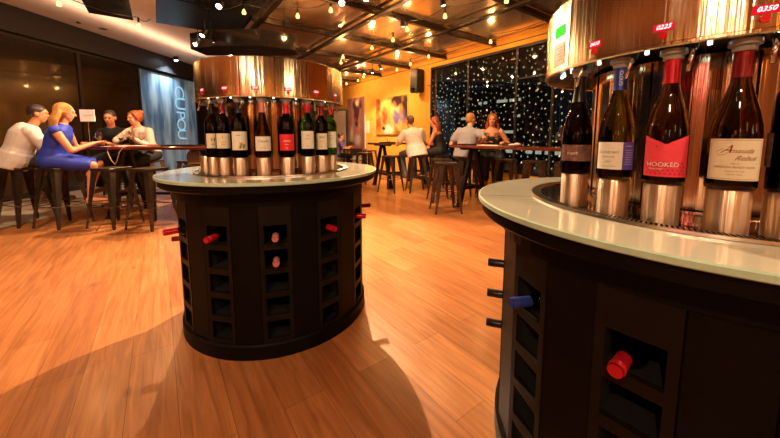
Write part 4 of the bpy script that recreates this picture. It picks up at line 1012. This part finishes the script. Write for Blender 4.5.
light_string('string of warm bulbs crossing the ceiling in the middle', [(343, 56.5), (372, 47.7), (393, 39.5), (407, 29), (445, 16), (506.5, .5)], 2.82, ((330, 66), (560, -12)))
light_string('string of warm bulbs along the top of the orange wall', [(346.5, 83.5), (358, 80.5), (363.5, 76.6), (397, 69.5), (410.3, 63.8), (428.6, 56.4), (490.6, 41.6)], 2.84, ((341, 85), (560, 14)))
light_string('single low string with one warm bulb beside the middle dispenser', [(341, 62.3)], 2.70, ((322, 60), (352, 58)))
def spotlight(lab, px, aim, W, ang=70, z=2.86, P=None, blend=.35, col=(1, .70, .42), size=.012, fix=True):
    p = P if P is not None else onz(*px, z); d = (Vector(aim)-p).normalized(); q4 = d.to_track_quat('Z', 'Y')
    root = thing('spotlight', lab, 'spotlight', p); T = q4.to_matrix().to_4x4()
    q = MB(); q.lathe([(.0, -.10), (.03, -.10), (.036, -.02), (.042, .012), (.038, .012), (.033, -.01), (0, -.01)], 20, T=T); q.build('housing', M['blackplastic'], root)
    q = MB(); q.lathe([(.0, .004), (.034, .004)], 20, T=T); q.ball((0, 0, .006), (.028, .028, .022), 12, 8, T=T); q.build('lamp_face', M['spotlamp'], root)
    q = MB(); q.cone(d*-.06, d*-.06+Vector((0, 0, .16)), .008, .008, 8); q.build('stem', M['blackplastic'], root)
    L = bpy.data.lights.new('spot', 'SPOT'); L.energy = W; L.color = col; L.spot_size = R(ang); L.spot_blend = blend; L.shadow_soft_size = size
    lo = bpy.data.objects.new('spot', L); COL.objects.link(lo); lo.location = p+d*.05; lo.rotation_euler = d.to_track_quat('-Z', 'Y').to_euler(); return root
spotlight('bright ceiling spotlight above the left end of the middle dispenser', (219, 6.3), (-2.4, 1.9, 0), 260, 95)
spotlight('brightest ceiling spotlight in the middle of the picture top', (341.8, 3), (-.4, 1.9, 0), 820, 100)
spotlight('ceiling spotlight cut by the top edge right of the brightest one', (366, -1), (.8, 4.5, .3), 220, 90)
spotlight('ceiling spotlight near the orange wall above the paintings', (372.3, 72.3), uv(8.2, 5.0, .2), 350, 100)
spotlight('small spotlight head over the black ceiling box, upper one', (202.5, 35), (-3.9, 3.6, 0), 260, 90, 2.62)
spotlight('small spotlight head over the black ceiling box, lower one', (195.5, 44), (-4.2, 4.4, .6), 160, 70, 2.50)
for P_, aim, W, ang, lab in ((Vector((-.9, -1.4, 2.9)), (-.9, .9, 0), 170, 100, 'added unseen spotlight behind the camera over the open floor'),
        (Vector((-1.6, -.4, 2.9)), (-1.3, 2.1, 1.2), 60, 50, 'added unseen spotlight behind the camera aimed at the middle island'),
        (Vector((2.0, -.9, 2.9)), (.8, .9, 1.3), 110, 50, 'added unseen spotlight behind the camera aimed at the close island'),
        (Vector((-4.6, .9, 2.9)), (-3.6, 1.9, 0), 190, 80, 'added unseen spotlight left of the camera over the open floor')):
    spotlight(lab, None, aim, W, ang, P=P_, blend=.6, size=.05)  # out-of-view spots added to light the near floor and island fronts
# wall washers for the canvases and the lounge
for k, (u_, a_) in enumerate(((9.4, 9.6), (7.4, 7.5), (6.6, 6.6))):
    spotlight(['wall-washing spotlight over the tall pink canvas', 'wall-washing spotlight over the broad orange canvas', 'wall-washing spotlight by the loudspeaker'][k], None, uv(a_, WV, 1.2), 70, 100, P=uv(u_, WV-1.1, 2.80), blend=.8, col=(1, .62, .26))
# extra spot added to brighten the white polo shirt
spotlight('added spotlight brightening the white polo shirt', None, (.5, 6.6, 1.1), 150, 50, P=Vector((.2, 5.2, 2.88)), blend=.6)
# unseen glowing globes added behind the camera to streak the steel drums
for k, x in enumerate((-5.2, -3.2, -1.2, .8, 2.8, 4.8)):
    t = thing('added_globe', 'added unseen glowing globe behind the camera for drum reflections, number %s from the left' % ('one', 'two', 'three', 'four', 'five', 'six')[k], 'lamp', (x, -3.05, 1.9+.25*(k % 2)))
    q = MB(); q.ball((0, 0, 0), (.11, .11, .30), 16, 12); q.build('globe', emis('amber_globe_%d' % k, ((1, .5, .12), (1, .25, .2), (1, .72, .4), (1, .42, .06), (1, .8, .6), (1, .3, .1))[k], 14), t)
    q = MB(); q.cone((0, -.07, 0), (0, .05, 0), .03, .03, 10); q.build('bracket', M['iron'], t)
spotlight('ceiling spotlight over the right table', None, (1.3, 5.4, 1.0), 150, 60, P=Vector((.7, 4.4, 2.88)), blend=.6)
spotlight('ceiling spotlight over the white shirt and blue dress', None, (-4.4, 4.4, 1.0), 170, 55, P=Vector((-3.6, 3.0, 2.88)), blend=.6, col=(1, .7, .45))
c = lw(4.0, .42); L = bpy.data.lights.new('cool', 'SPOT'); L.energy = 260; L.color = (.62, .82, 1); L.spot_size = R(110); L.spot_blend = .7; L.shadow_soft_size = .05
lo = bpy.data.objects.new('cool', L); COL.objects.link(lo); lo.location = (c.x, c.y, 3.28); lo.rotation_euler = (0, R(14), 0)
# soft uplight onto the pale ceiling (area light without a fixture)
L = bpy.data.lights.new('ceiling_uplight', 'AREA'); L.shape = 'RECTANGLE'; L.size = 5; L.size_y = .3; L.energy = 22; L.color = (1, .66, .45)
lo = bpy.data.objects.new('ceiling_uplight', L); COL.objects.link(lo); lo.location = lw(1.5, 1.3, 3.15); lo.rotation_euler = (pi, 0, LA)

# black faceted bulkhead hanging over the rear of the middle dispenser
q = MB(); pts = [(-3.12, 5.15), (-2.68, 4.98), (-1.95, 4.95), (-1.50, 5.2), (-1.55, 5.55), (-3.1, 5.55)]
zb0, zb1 = 2.50, 2.74; n = len(pts)
q.add([(x, y, zb0) for x, y in pts]+[(x, y, zb1) for x, y in pts], [tuple(range(n-1, -1, -1)), tuple(range(n, 2*n))]+[(i, (i+1) % n, n+(i+1) % n, n+i) for i in range(n)])
t = q.build('ceiling_bulkhead', M['gloss']); tag(t, 'glossy black faceted box hanging from the ceiling behind the middle dispenser', 'bulkhead')
for x in (-2.9, -1.7): q = MB(); q.cone((x, 5.35, 2.74), (x, 5.35, 3.0), .012, .012, 8); q.build('hanger', M['iron'], t)

# ================================================================== WORLD, CAMERA, OUTPUT LOOK
w = bpy.data.worlds.new('night'); SC.world = w; w.use_nodes = True
bg = w.node_tree.nodes['Background']; bg.inputs[0].default_value = (.004, .005, .007, 1); bg.inputs[1].default_value = 1
cam = bpy.data.cameras.new('camera'); co = bpy.data.objects.new('camera', cam); COL.objects.link(co)
cam.sensor_width = 36; cam.lens = F/780*36; cam.shift_y = -(219-PY)/780; cam.clip_start = .02
co.location = (0, 0, H); co.rotation_euler = (pi/2-PIT, 0, 0); SC.camera = co
SC.view_settings.view_transform = 'Standard'; SC.view_settings.look = 'None'; SC.view_settings.gamma = 1; SC.view_settings.exposure = EXPOSURE
try: SC.cycles.use_denoising = True
except Exception: pass
